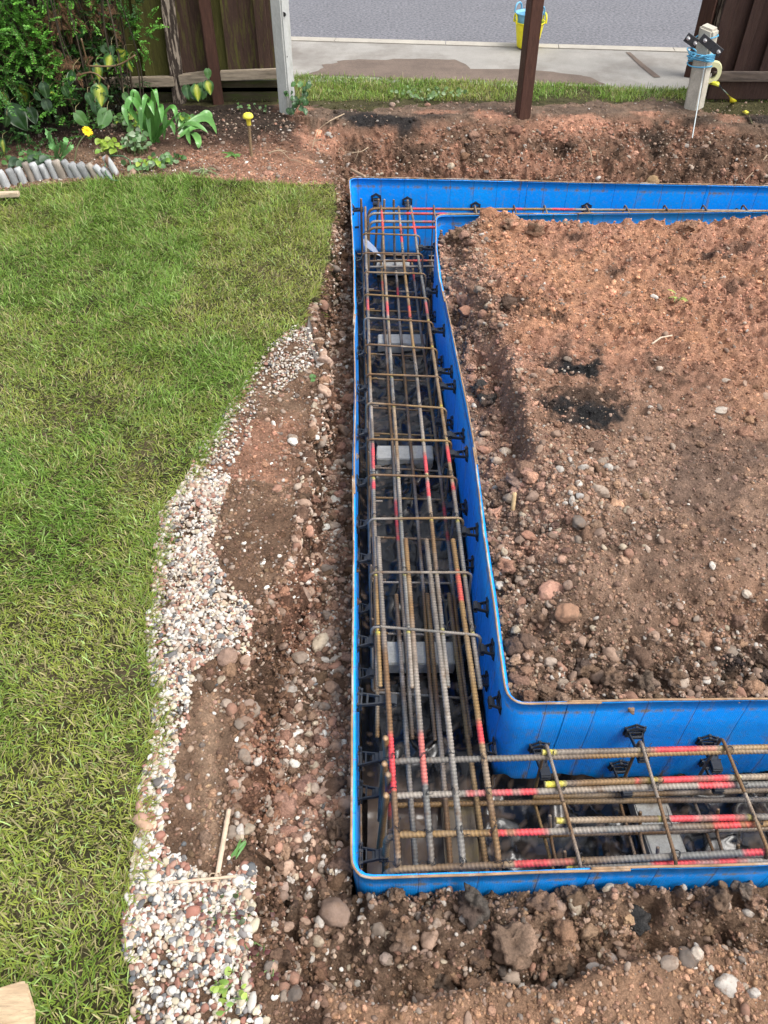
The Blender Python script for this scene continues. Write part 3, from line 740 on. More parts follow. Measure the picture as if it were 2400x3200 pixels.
# ------------------------------------------------------------------ blue plastic shuttering
M_blue = None
def blue_mat():
    m = bpy.data.materials.new("blue_twinwall"); m.use_nodes = True
    N, L = m.node_tree.nodes, m.node_tree.links
    bs = N["Principled BSDF"]
    uv = N.new("ShaderNodeUVMap"); uv.uv_map = "UVMap"
    sep = N.new("ShaderNodeSeparateXYZ"); L.new(uv.outputs[0], sep.inputs[0])
    tc = N.new("ShaderNodeTexCoord")
    def math_(op, a, b=None):
        n = N.new("ShaderNodeMath"); n.operation = op
        for i, x in enumerate((a, b)):
            if x is None: continue
            if isinstance(x, (int, float)): n.inputs[i].default_value = x
            else: L.new(x, n.inputs[i])
        return n.outputs[0]
    def noise_(sc, vec, det=6):
        n = N.new("ShaderNodeTexNoise"); n.inputs['Scale'].default_value = sc; n.inputs['Detail'].default_value = det; n.inputs['Roughness'].default_value = .65
        L.new(vec, n.inputs['Vector']); return n.outputs[0]
    def mix(f, a, b):
        n = N.new("ShaderNodeMix"); n.data_type = 'RGBA'
        L.new(f, n.inputs[0])
        for i, x in ((6, a), (7, b)):
            if isinstance(x, tuple): n.inputs[i].default_value = (*x, 1)
            else: L.new(x, n.inputs[i])
        return n.outputs[2]
    def rng(x, a, b, c=0., d=1.):
        n = N.new("ShaderNodeMapRange"); n.inputs[1].default_value = a; n.inputs[2].default_value = b; n.inputs[3].default_value = c; n.inputs[4].default_value = d
        L.new(x, n.inputs[0]); return n.outputs[0]
    u, v = sep.outputs[0], sep.outputs[1]
    # fold lines every 0.14 m, flutes every 5 mm
    fl = math_('ABSOLUTE', math_('SUBTRACT', math_('FRACT', math_('MULTIPLY', u, 1 / .14)), .5))
    fold = rng(fl, .0, .016, 1., 0.)
    flute = math_('SINE', math_('MULTIPLY', u, 2 * math.pi / .006))
    mp = N.new("ShaderNodeMapping"); mp.inputs['Scale'].default_value = (5, 5, 1.2); L.new(tc.outputs['Object'], mp.inputs[0])
    big = noise_(2.5, tc.outputs['Object']); st = noise_(7, mp.outputs[0], 8); fine = noise_(60, tc.outputs['Object'])
    c = mix(rng(big, .35, .7), (.003, .30, .98), (.005, .37, 1.0))
    c = mix(rng(flute, .2, 1., 0., .10), c, (.03, .44, 1.0))
    c = mix(math_('MULTIPLY', fold, .8), c, (.002, .09, .40))
    # soil stains: splashes near folds and a line of dried mud below the rim
    band = rng(math_('ABSOLUTE', math_('SUBTRACT', v, -.045)), .002, .012, 1., 0.)
    sp = math_('MULTIPLY', band, rng(st, .44, .58))
    near_fold = math_('MULTIPLY', rng(fl, .0, .10, 1., 0.), rng(st, .46, .62))
    low = math_('MULTIPLY', rng(v, -.30, -.48, 0., 1.), rng(st, .42, .7, 0., .8))
    dust = rng(fine, .52, .75, 0., .34)
    f = math_('MINIMUM', math_('ADD', math_('ADD', math_('MULTIPLY', sp, .7), math_('MULTIPLY', near_fold, .5)), math_('ADD', math_('MULTIPLY', low, .6), math_('ADD', dust, rng(st, .58, .74, 0., .55)))), .9)
    c = mix(f, c, (.20, .16, .10))
    L.new(c, bs.inputs['Base Color'])
    bs.inputs['Roughness'].default_value = .36
    L.new(rng(f, 0, .6, .34, .8), bs.inputs['Roughness'])
    bs.inputs['Specular IOR Level'].default_value = .45
    hgt = math_('ADD', math_('ADD', math_('MULTIPLY', flute, .10), math_('MULTIPLY', fold, -1.2)), math_('MULTIPLY', noise_(4, tc.outputs['Object']), 4.0))
    bp = N.new("ShaderNodeBump"); bp.inputs['Strength'].default_value = .35; bp.inputs['Distance'].default_value = .004
    L.new(hgt, bp.inputs['Height']); L.new(bp.outputs[0], bs.inputs['Normal'])
    return m
M_blue = blue_mat()
def wall_path(name, root, pts, cuts, inward):
    """vertical twin-wall sheet along pts; split into panels at the arc lengths CUTS, with wire rims"""
    P = np.array(pts); L = np.concatenate([[0], np.cumsum(np.linalg.norm(np.diff(P, axis=0), axis=1))])
    tot = L[-1]; cuts = [0] + [c for c in cuts if 0 < c < tot] + [tot]
    th = .004
    for k, (a, b) in enumerate(zip(cuts[:-1], cuts[1:])):
        n = max(2, int((b - a) / .02))
        s = np.linspace(a + (.0012 if k else 0), b - .0012, n)
        C = np.stack([np.interp(s, L, P[:, j]) for j in range(2)], -1)
        Tn = np.gradient(C, axis=0); Tn /= np.linalg.norm(Tn, axis=1)[:, None]
        Nn = np.stack([-Tn[:, 1], Tn[:, 0]], -1)
        wv = .004 * fbm(s * 2.2 + k, s * 0 + 3, 3)
        rows = 12; zs = np.linspace(ZB, -.002, rows)
        V = []; U = []
        for side in (1, -1):
            for z in zs:
                bul = wv * (1 - (z / ZB) * .3) + .008 * fbm(s * 1.4 + 9, s * 0 + z * 3, 2) * math.sin(math.pi * z / ZB)
                o = C + Nn * (side * th + bul[:, None])
                V.append(np.column_stack([o, np.full(n, z)])); U.append(np.column_stack([s, np.full(n, z)]))
        V = np.array(V).reshape(-1, 3); U = np.array(U).reshape(-1, 2)
        idx = np.arange(2 * rows * n).reshape(2, rows, n)
        Q = []
        for sd in (0, 1):
            q = np.stack([idx[sd, :-1, :-1], idx[sd, :-1, 1:], idx[sd, 1:, 1:], idx[sd, 1:, :-1]], -1).reshape(-1, 4)
            Q.append(q if sd else q[:, ::-1])
        Q.append(np.stack([idx[0, -1, :-1], idx[0, -1, 1:], idx[1, -1, 1:], idx[1, -1, :-1]], -1))
        Q.append(np.stack([idx[0, 0, :-1], idx[0, 0, 1:], idx[1, 0, 1:], idx[1, 0, :-1]], -1))
        obj("panel", np_mesh("panel", V, np.concatenate(Q), uv=U), M_blue, root)
    def rim(nm, z, r, lo, hi, dz=0, side=0.0):
        s = np.linspace(lo, hi, max(3, int((hi - lo) / .015)))
        C = np.stack([np.interp(s, L, P[:, j]) for j in range(2)], -1)
        Tn = np.gradient(C, axis=0); Tn /= np.linalg.norm(Tn, axis=1)[:, None]
        Nn = np.stack([-Tn[:, 1], Tn[:, 0]], -1)
        wv = .004 * fbm(s * 2.2, s * 0 + 3, 3)
        C = C + Nn * (wv[:, None] + side)
        V, Q, T, _ = tube(np.column_stack([C, np.full(len(s), z) + .002 * fbm(s * 3, s * 0, 2)]), r, .012, 7, col=(.4, .3, .2))
        obj(nm, np_mesh(nm, V, Q, T), M_rim, root)
    # top wires overlap at the joints
    w0 = 0
    for k, b in enumerate(cuts[1:]):
        rim("rim_wire", .003, .0033, max(0, cuts[k] - .09), b, side=.0055 if k % 2 else 0.0)
    rim("base_wire", ZB + .004, .0045, 0, tot, side=inward * .007)
    return tot
def corner(pts, i, rad):
    return pts
def rounded(pts2, corners, rad):
    out = []
    for i, p in enumerate(pts2):
        if i in corners:
            a, b, c = pts2[i - 1], p, pts2[i + 1]
            u = (a - b) / np.linalg.norm(a - b); v = (c - b) / np.linalg.norm(c - b)
            p0, p1 = b + u * rad, b + v * rad
            for k in range(9):
                t = k / 8; out.append((1 - t) ** 2 * p0 + 2 * t * (1 - t) * b + t * t * p1)
        else: out.append(p)
    return out
outer = thing("shuttering", "blue plastic outer shuttering wall of the trench, beside the gravel bed and round three sides", "shuttering", (P_NL[0], P_NL[1], ZB))
pts = [P_NR, P_NL] + [p[:2] for p in OUT_L] + [P_FL, P_FR]
pts = rounded(pts, (1, len(pts) - 2), .045)
LN = np.linalg.norm(P_NR - P_NL); LL = abs(P_FL[1] - P_NL[1])
s_seam = LN + LL + (W(1668, 578)[0] - P_FL[0])
wall_path("outer", outer, pts, [LN - .55, LN + 1.35, LN + 2.45, s_seam - .06, s_seam + 1.0], -1)
inner = thing("shuttering", "blue plastic inner shuttering wall that holds back the heaped soil island", "shuttering", (Q_NL[0], Q_NL[1], ZB))
pts = [Q_NR, Q_NL] + [p[:2] for p in IN_L] + [Q_FL, Q_FR]
pts = rounded(pts, (1, len(pts) - 2), .05)
LN2 = np.linalg.norm(Q_NR - Q_NL)
wall_path("inner", inner, pts, [LN2 - .16, LN2 + 1.05, LN2 + 2.2, LN2 + 3.9], 1)

# ------------------------------------------------------------------ black plastic spacers between cage and shuttering
def box_arr(x0, x1, y0, y1, z0, z1, tx=1.0, ty=1.0):
    """box along x whose far end (x1) is scaled by tx in y and ty in z"""
    V = []
    for x, sy, sz in ((x0, 1, 1), (x1, tx, ty)):
        for y, z in ((y0, z0), (y1, z0), (y1, z1), (y0, z1)): V.append((x, y * sy, z * sz))
    Q = [(0, 1, 2, 3)[::-1], (4, 5, 6, 7), (0, 1, 5, 4), (1, 2, 6, 5), (2, 3, 7, 6), (3, 0, 4, 7)]
    return np.array(V), np.array(Q)
def bev(acc_list, width=.0015, name="m"):
    bm = bmesh.new()
    for V, Q in acc_list:
        vs = [bm.verts.new(v) for v in V]
        for q in Q: bm.faces.new([vs[i] for i in q])
    bmesh.ops.recalc_face_normals(bm, faces=bm.faces)
    if width: bmesh.ops.bevel(bm, geom=list(bm.edges), offset=width, segments=1, affect='EDGES', clamp_overlap=True)
    me = bpy.data.meshes.new(name); bm.to_mesh(me); bm.free(); return me
def make_spacer(label):
    """clip at x = 0 round the bar, feet on the wall at x = 0.075"""
    t = thing("bar_spacer", label, "spacer", (0, 0, 0), "black bar spacers in the trench")
    b = []
    for s in (-1, 1):      # two flaring side rails, joined at both ends, leave an open window
        V, Q = box_arr(.004, .068, -.0025, .0025, -.009, .009)
        V[:, 1] += np.where(V[:, 0] < .03, s * .010, s * .021); V[:, 2] *= np.where(V[:, 0] < .03, 1.0, .7); b.append((V, Q))
    b.append(box_arr(.002, .024, -.0125, .0125, -.008, .008)); b.append(box_arr(.050, .056, -.018, .018, -.006, .006))
    V, Q = box_arr(.022, .034, -.013, .013, -.002, .002); b.append((V, Q))
    obj("body", bev(b, .0012, "body"), M_black, t)
    f = []
    for x, h in ((.0655, .029), (.0725, .033)):      # two six-sided foot rings with toothed corners
        pts = [(math.cos(a + .52) * h * 1.05, math.sin(a + .52) * h) for a in np.arange(6) * math.pi / 3]
        for k in range(6):
            (y0, z0), (y1, z1) = pts[k], pts[(k + 1) % 6]
            ny_, nz_ = (y0 + y1), (z0 + z1); l_ = math.hypot(ny_, nz_); ny_, nz_ = ny_ / l_ * .0032, nz_ / l_ * .0032
            V = np.array([(x + dx, yy + sg * ny_, zz + sg * nz_) for dx in (0, .003) for yy, zz, sg in ((y0, z0, -1), (y1, z1, -1), (y1, z1, 1), (y0, z0, 1))])
            f.append((V, np.array([(3, 2, 1, 0), (4, 5, 6, 7), (0, 1, 5, 4), (1, 2, 6, 5), (2, 3, 7, 6), (3, 0, 4, 7)])))
            f.append(box_arr(x - .001, x + .005, y0 - .004, y0 + .004, z0 - .004, z0 + .004))
        f.append(box_arr(x, x + .003, -h, h, -.003, .003))
    obj("foot", bev(f, 0, "foot"), M_black, t)
    c = []
    for s in (-1, 1):
        V, Q = box_arr(-.016, .010, -.016, .016, -.004, .004); V[:, 2] += s * .011; c.append((V, Q))
        V, Q = box_arr(-.020, -.012, -.016, .016, -.003, .004); V[:, 2] += s * .007; c.append((V, Q))
    obj("clip", bev(c, .001, "clip"), M_black, t)
    return t
ORD = ["first", "second", "third", "fourth", "fifth", "sixth", "seventh", "eighth", "ninth", "tenth", "eleventh", "twelfth", "thirteenth", "fourteenth", "fifteenth", "sixteenth", "seventeenth"]
proto = None
def spacer(wallp, cagep, z, label, roll=0.0):
    """from the bar at CAGEP (x, y) to the wall at WALLP (x, y)"""
    global proto
    dx, dy = wallp[0] - cagep[0], wallp[1] - cagep[1]; L = math.hypot(dx, dy)
    rz = math.atan2(dy, dx)
    if proto is None:
        proto = make_spacer(label); o = proto
    else: o = dup(proto, (0, 0, 0), label=label)
    o.location = (cagep[0], cagep[1], z); o.rotation_euler = (roll, random.uniform(-.06, .06), rz + random.uniform(-.06, .06))
    o.scale = (L / .0765, .9, .9)
right_px = [(1329, 775, 1), (1340, 868, 0), (1352, 910, 1), (1352, 990, 0), (1372, 1033, 1), (1378, 1130, 0), (1388, 1160, 1), (1402, 1208, 1), (1396, 1320, 0), (1414, 1362, 1), (1432, 1420, 1),
            (1447, 1585, 0), (1474, 1662, 1), (1466, 1762, 0), (1500, 1896, 1), (1535, 2030, 1), (1522, 2125, 0), (1548, 2195, 1), (1522, 2340, 0)]
for k, (px, py, up) in enumerate(right_px):
    z = -.115 if up else -.30
    p = W(px, py, z); Y = p[1]
    cx = ext(T4a, T4b, Y)[0] + (.026 if up else .018)
    spacer((xi(Y) - .006, Y), (cx, Y), z, f"black bar spacer on the inner wall of the long trench, {ORD[k] if k < 17 else ['eighteenth','nineteenth'][k-17]} from the far end", math.pi / 2 * 0)
left_px = [(1122, 655, 1), (1118, 706, 0), (1127, 811, 1), (1124, 902, 0), (1128, 945, 1), (1125, 1043, 0), (1128, 1104, 1), (1126, 1213, 1), (1128, 1250, 0), (1130, 1352, 1), (1125, 1395, 0), (1132, 1507, 1), (1134, 1638, 1), (1134, 1746, 1), (1134, 1902, 0), (1141, 2005, 1), (1141, 2103, 0)]
for k, (px, py, up) in enumerate(left_px):
    z = -.13 if up else -.30
    Y = yz(py, z)
    cx = ext(T1a, T1b, Y)[0] - .024
    spacer((xo(Y) + .006, Y), (cx, Y), z, f"black bar spacer on the outer wall of the long trench, {ORD[k]} from the far end")
for k, (py, z, lab) in enumerate([(2190, -.11, "large black bar spacer on the outer wall, clipped to the rusty bar"), (2368, -.20, "black bar spacer low on the outer wall, just below the upright bar ends"),
                                  (2478, -.24, "black bar spacer on the outer wall beside the red upright bar"), (2672, -.22, "black bar spacer in the near left corner of the blue shuttering")]):
    Y = yz(py, z); cx = (xz(1200, py, z), .0)[0] + (.0 if k else -.0)
    tip = xz(1215 if k == 0 else 1195, py, z)
    spacer((xo(Y) + .006, Y), (tip, Y), z, lab)
for k, (px, py, z, lab) in enumerate([(1173, 634, -.02, "black bar spacer high on the far blue wall, nearest the far left corner"), (1274, 640, -.03, "black bar spacer on the far blue wall, second from the far left corner"),
                                      (1485, 652, -.04, "black bar spacer on the far blue wall, half hidden left of the soil mound"), (1830, 648, -.03, "black bar spacer on the far blue wall, right of the soil mound"),
                                      (2290, 655, -.04, "black bar spacer on the far blue wall, rightmost of those along it")]):
    p = WY(px, py, 4.62); Yw = line_y(P_FL, P_FR, p[0])
    spacer((p[0], Yw - .006), (p[0], Yw - .09), p[2], lab)
for k, (px, py, z, lab) in enumerate([(1684, 2338, 0, "black bar spacer on the near inner wall, left of the first crossing link"), (1983, 2288, 0, "black bar spacer on the near inner wall, highest one, behind the middle link"),
                                      (1934, 2400, 0, "black bar spacer low on the near inner wall, below the highest one"), (2208, 2326, 0, "black bar spacer on the near inner wall, by the rightmost link"),
                                      (2214, 2392, 0, "black bar spacer low on the near inner wall, under the rightmost crossing link")]):
    q_ = WY(px, py, 1.105); x, z = q_[0], q_[2]; Yw = line_y(Q_NL, Q_NR, x)
    spacer((x, Yw - .006), (x + .005, Yw - .085), z, lab)

# ------------------------------------------------------------------ black polythene in the trench, concrete blocks
M_poly = mat("black_polythene", rough=0.20, nscale=20, namt=0.2, bscale=7, bstr=0.25, bdist=0.03, spec=0.5, rvar=.05, bdet=1.5)
def poly_sheet(name, x0f, x1f, y0, y1, label, mudf, alongx=False):
    step = .012
    if alongx: us = np.arange(y0, y1, step); vs = np.linspace(0, 1, 34)
    else: us = np.arange(y0, y1, step); vs = np.linspace(0, 1, 34)
    U_, V_ = np.meshgrid(us, vs)
    if alongx: X = U_; Y = x0f(U_) + (x1f(U_) - x0f(U_)) * V_
    else: Y = U_; X = x0f(U_) + (x1f(U_) - x0f(U_)) * V_
    rid = np.abs(fbm(X * 7 + 3, Y * 4.5, 3)); rid2 = np.abs(fbm(X * 18 + 9, Y * 14, 3))
    Z = -.488 + .042 * (.35 - np.minimum(rid, .35)) / .35 * (.5 + fbm(X * 2, Y * 2, 2)) + .012 * (.4 - np.minimum(rid2, .4)) + .06 * (np.abs(V_ - .5) * 2) ** 8
    n3 = fbm(X * 40, Y * 40, 3, .7); n2 = fbm(X * 9, Y * 9, 3)
    c = np.zeros(X.shape + (3,)) + np.array([.0045, .0052, .0065])
    c = lerp(c, np.array([.10, .07, .05]), mudf(X, Y, n2, n3))
    i = np.arange(X.size).reshape(X.shape)
    Q = np.stack([i[:-1, :-1], i[:-1, 1:], i[1:, 1:], i[1:, :-1]], -1).reshape(-1, 4)
    return single(name, np_mesh(name, np.stack([X, Y, Z], -1), Q, col=c), M_poly, label, "plastic sheet")
poly_sheet("plastic_sheet", lambda Y: xo(Y) + .012, lambda Y: xi(np.clip(Y, 1.16, 4.15)) - .012, 1.06, 4.66, "creased black polythene lining the bottom of the long trench",
           lambda X, Y, a, b: np.clip(sstep(.36, .5, b) * .8 + sstep(1.2, 1.0, Y + .15 * a) + sstep(.3, .5, a) * sstep(.1, .3, b) * .6 + .3 * (np.abs(Y - 2.95 + .5 * a) < .12), 0, .95))
poly_sheet("plastic_sheet", lambda X: line_y(P_NL, P_NR, X) + .012, lambda X: np.where(X < .33, 1.05, line_y(Q_NL, Q_NR, X) - .012), -.05, 1.9, "muddy black polythene lining the near trench below the short cage",
           lambda X, Y, a, b: np.clip(sstep(.26, .36, b) * .85 + sstep(.36, .22, X + .1 * a) * .95 + sstep(.3, .5, a) * .3, 0, .97), True)
def block(cx, cy, lx, ly, lz, rot, label, z0=-.478):
    bm = bmesh.new(); bmesh.ops.create_cube(bm, size=1)
    bmesh.ops.scale(bm, vec=(lx, ly, lz), verts=bm.verts)
    bmesh.ops.bevel(bm, geom=list(bm.edges), offset=.004, segments=2, affect='EDGES')
    bmesh.ops.subdivide_edges(bm, edges=bm.edges, cuts=3, use_grid_fill=True)
    for v in bm.verts: v.co += Vector([random.uniform(-.0012, .0012) for _ in range(3)])
    bmesh.ops.rotate(bm, matrix=Matrix.Rotation(rot, 3, 'Z'), verts=bm.verts)
    bmesh.ops.translate(bm, vec=(0, 0, lz / 2), verts=bm.verts)
    me = bpy.data.meshes.new("concrete_block"); bm.to_mesh(me); bm.free()
    o = obj("concrete_block", me, M_conc); o.location = (cx, cy, z0)
    return tag(o, label, "block", "concrete spacer blocks under the cages")
for (xa, xb, y0, lab) in [(1177, 1280, 822, "dusty dark concrete block at the far end of the long trench"), (1181, 1329, 1060, "pale concrete block under the cage, second from the far end of the trench"),
                          (1177, 1353, 1414, "chipped pale concrete block halfway along the long trench"), (1206, 1419, 2040, "grey concrete block under the cage just above the overlapping bar ends")]:
    z = -.422; A, B = W(xa, y0, z), W(xb, y0 + 3, z)
    c = .5 * (A + B); block(c[0], c[1], abs(B[0] - A[0]), .095, .062, .0, lab)
A = W(2062, 2590, -.42); block(A[0], A[1], .105, .25, .062, .10, "light grey concrete block lying crosswise in the near trench on the right")
A = W(1460, 2640, -.45); M_keep, M_conc = M_conc, mat('muddy_concrete', base=(.13, .105, .08), rough=.9, nscale=20, namt=.3, bscale=120, bstr=.4, bdist=.004, tint=(.2, .15, .06), tscale=9, tlo=.5, thi=.7)
block(A[0] - .02, A[1] + .03, .10, .22, .035, .02, "mud stained concrete block in the corner of the trench")
M_conc = M_keep
# paper tag
pt = [WY(1135, 748, 4.16), WY(1142, 744, 4.16), WY(1175, 775, 4.13), WY(1190, 802, 4.12), WY(1170, 790, 4.125), WY(1138, 768, 4.15)]
V = np.array(pt + [p + np.array([0, .001, .0005]) for p in pt]); n = 6
bm = bmesh.new(); vv = [bm.verts.new(v) for v in V]
bm.faces.new(vv[:n]); bm.faces.new(vv[n:][::-1])
for i in range(n): bm.faces.new((vv[i], vv[(i + 1) % n], vv[n + (i + 1) % n], vv[n + i]))
me = bpy.data.meshes.new("paper_tag"); bm.to_mesh(me); bm.free()
single("paper_tag", me, mat("white_paper", base=(.75, .76, .78), rough=.6, namt=.05, bstr=0), "small white paper tag hanging on the far end of the long cage", "tag")

# ------------------------------------------------------------------ stones: shapes
def ico(sub):
    bm = bmesh.new(); bmesh.ops.create_icosphere(bm, subdivisions=sub, radius=1)
    bm.verts.ensure_lookup_table()
    V = np.array([v.co[:] for v in bm.verts]); T = np.array([[v.index for v in f.verts] for f in bm.faces]); bm.free(); return V, T
def stone_shape(sub, amp, freq, seed, flat=0):
    V, T = ico(sub); out = []
    rs = np.random.default_rng(seed)
    for v in V:
        n = mnoise.fractal(Vector(v * freq) + Vector((seed * 3.7, seed * 1.3, 0)), 0.8, 2.0, 3)
        out.append(v * (1 + amp * n))
    V = np.array(out)
    for k in range(flat):          # broken faces
        d_ = rs.normal(size=3); d_ /= np.linalg.norm(d_); lim = rs.uniform(.55, .8)
        e = V @ d_; V = V - np.clip(e - lim, 0, None)[:, None] * d_[None] * .9
    return V, T
def rots(n, tilt, rng):
    a = rng.uniform(0, 2 * np.pi, n); b = rng.normal(0, tilt, n); c = rng.normal(0, tilt, n)
    ca, sa, cb, sb, cc, sc = np.cos(a), np.sin(a), np.cos(b), np.sin(b), np.cos(c), np.sin(c)
    Z = np.zeros((n, 3, 3)); X = np.zeros((n, 3, 3)); Y = np.zeros((n, 3, 3))
    Z[:, 0, 0] = ca; Z[:, 0, 1] = -sa; Z[:, 1, 0] = sa; Z[:, 1, 1] = ca; Z[:, 2, 2] = 1
    X[:, 0, 0] = 1; X[:, 1, 1] = cb; X[:, 1, 2] = -sb; X[:, 2, 1] = sb; X[:, 2, 2] = cb
    Y[:, 1, 1] = 1; Y[:, 0, 0] = cc; Y[:, 0, 2] = sc; Y[:, 2, 0] = -sc; Y[:, 2, 2] = cc
    return Z @ X @ Y
def scatter(acc, P, sc, cols, shapes, rng, tilt=.35):
    n = len(P); which = rng.integers(0, len(shapes), n); R = rots(n, tilt, rng)
    for k, (V, T) in enumerate(shapes):
        m = np.where(which == k)[0]
        if not len(m): continue
        X = V[None] * sc[m][:, None, :]
        X = np.einsum('nij,nkj->nki', R[m], X) + P[m][:, None]
        TT = T[None] + (np.arange(len(m)) * len(V))[:, None, None]
        CC = np.repeat(cols[m][:, None], len(V), 1)
        acc.add(X.reshape(-1, 3), T=TT.reshape(-1, 3), C=CC.reshape(-1, 3))
SH1 = [stone_shape(1, .45, 1.1, k) for k in range(10)]
SH2 = [stone_shape(2, .30, .9, 20 + k, 3 if k % 2 else 1) for k in range(12)]
SH3 = [stone_shape(3, .32, 1.1, 50 + k, 3 if k % 2 else 0) for k in range(10)]
CLD3 = [stone_shape(3, .55, 1.6, 80 + k, 1) for k in range(8)]
SHG = [stone_shape(2, .22, .9, 120 + k, 5) for k in range(14)]
def in_view(X, Y, mx=1.12):
    t = (Y + CAMZ) * SQ
    return (np.abs(X) < .5 * t * mx) & (Y > .12) & (Y < 6)

# ------------------------------------------------------------------ rubble: the crumbs and pebbles of the dug soil, past counting
rng = np.random.default_rng(21)
N = 900000
X = rng.uniform(-2.2, 2.75, N); Y = rng.uniform(.10, 5.6, N)
fy = rng.uniform(.4, 4.7, 60000); fx = xtop(fy) + rng.uniform(-.1, 1, 60000) * (xbot(fy) - xtop(fy))
X = np.concatenate([X, fx]); Y = np.concatenate([Y, fy])
m = in_view(X, Y); X, Y = X[m], Y[m]
tr, isl = zones(X, Y)
lawn = inpoly(X, Y, LAWN); grav = inpoly(X, Y, GRAV)
wall = line_y(P_NL, P_NR, X); yf = line_y(P_FL, P_FR, X); bt = np.interp(X, _bt[:, 0], _bt[:, 1])
ry = np.interp(X, _rd[:, 0], _rd[:, 1])
xt, xb = xtop(Y), xbot(Y)
pn = fbm(X * 3, Y * 3, 3); pn2 = fbm(X * 9 + 4, Y * 9, 3)
w = np.zeros(len(X)); big = np.zeros(len(X))
lowbed = (X > xb - .02) & (X < xo(Y) - .005) & (Y > wall) & (Y < yf)
w[lowbed] = 1.0; big[lowbed] = .9
face = (X > xt) & (X <= xb - .02) & (Y < 4.9)
w[face] = 1.5; big[face] = .30
ledge = (X <= xt) & ~lawn & ~grav & (Y < 4.75)
w[ledge] = .60; big[ledge] = .28
fr = (Y < wall - .01) & (X > xb) 
w[fr] = np.where(Y[fr] > ry[fr] + .01, .95, .65); big[fr] = np.where(Y[fr] > ry[fr] + .01, .9, .30)
bank = (Y > yf + .01) & (X > xt)
w[bank] = np.where(Y[bank] < bt[bank] - .1, .55, .12); big[bank] = np.where(Y[bank] < bt[bank] - .1, .6, .3)
bed = (Y > 4.7) & (X <= xt); w[bed] = np.where(Y[bed] < 5.45, .35, 0); big[bed] = .3
w[grav] = .15; big[grav] = .1
w[lawn] = 0
d1 = X - xi(Y); d2 = Y - line_y(Q_NL, Q_NR, X); d3 = line_y(Q_FL, Q_FR, X) - Y
mg = 1 - np.minimum(np.minimum(sstep(.12, .40, d1 + .15 * pn2), sstep(.12, .50, d2 + .12 * pn2)), sstep(.0, .15, d3))
pinkarea = np.exp(-((X - .62) / .25) ** 2 - ((Y - 1.95) / .28) ** 2)
mg = np.maximum(mg, np.clip(pinkarea * 1.3, 0, 1))
w[isl] = (.26 + .74 * mg)[isl]; big[isl] = (.20 + .75 * mg)[isl]
w[tr] = 0
w = w * np.clip(.75 + .9 * pn2, .25, 1.2)
w[(Y > 6)] = 0
dens = np.clip(1.15 - .12 * Y, .45, 1)        # crumbs too small to show are fewer far off
keep = (rng.random(len(X)) < w * dens)
X, Y, big, isl, lowbed, face, fr, bank, mg = X[keep], Y[keep], big[keep], isl[keep], lowbed[keep], face[keep], fr[keep], bank[keep], mg[keep]
ledge, bed = ledge[keep], bed[keep]
Z = H(X, Y)
base = ground_col(X, Y)
u = rng.random(len(X))
r = .0030 * np.exp(rng.normal(0, .45, len(X))) * (1 + .25 * (Y > 3))
kind = np.zeros(len(X), int)
k2 = u < big * np.where(lowbed, .30, .17); r[k2] = .0062 * np.exp(rng.normal(0, .30, k2.sum())); kind[k2] = 1
k3 = u < big * np.where(lowbed, .045, .024); r[k3] = .0125 * np.exp(rng.normal(0, .28, k3.sum())); kind[k3] = 2
pal = .78 * np.array([[.38, .26, .19], [.33, .23, .175], [.42, .33, .26], [.27, .215, .17], [.56, .51, .45], [.36, .20, .14], [.46, .38, .28], [.19, .155, .13]])
k4 = u < (big * .0024 * (big > .5)); r[k4] = .022 * np.exp(rng.normal(0, .25, k4.sum())); kind[k4] = 3
pc = pal[rng.choice(len(pal), len(X), p=[.25, .2, .13, .10, .09, .10, .08, .05])] * rng.uniform(.75, 1.15, (len(X), 1))
pc[lowbed] *= 1.4
stony = rng.random(len(X)) < np.where(kind == 0, np.where(lowbed, .4, .18), np.where(kind == 1, .6, np.where(kind == 2, .55, .15))) * np.where(isl & (mg < .3), .7, 1)
white = (rng.random(len(X)) < .07) & (lowbed | ledge); pc[white] = [.68, .65, .58]
col = np.where(stony[:, None], pc, base * rng.uniform(.62, 1.75, (len(X), 1)) * np.stack([rng.uniform(.97, 1.1, len(X)), np.ones(len(X)), rng.uniform(.9, 1.08, len(X))], -1))
acc_s, acc_c = Acc(), Acc()
sc = r[:, None] * np.stack([rng.uniform(.9, 1.5, len(X)), rng.uniform(.75, 1.1, len(X)), rng.uniform(.55, .9, len(X))], -1)
Xd, Yd = crumble(X, Y, Z)
P = np.stack([Xd + face * r * .6, Yd, Z + sc[:, 2] * rng.uniform(-.25, .5, len(X))], -1)
for kd_, sh in ((0, SH1), (1, SH2), (2, SH3), (3, SH3)):
    mm = (kind == kd_) & stony
    if mm.any(): scatter(acc_s, P[mm], sc[mm], col[mm], sh, rng)
    mm = (kind == kd_) & ~stony
    if mm.any(): scatter(acc_c, P[mm], sc[mm], col[mm], {0: SH1, 1: SH2, 2: CLD3, 3: CLD3}[kd_], rng)
tag(obj("rubble", acc_s.mesh("rubble"), M_stone), "small pale and pink pebbles scattered through the dug soil", kind='stuff')
tag(obj("soil_crumbs", acc_c.mesh("soil_crumbs"), M_clod), "loose brown crumbs of soil lying over the dug ground", kind='stuff')

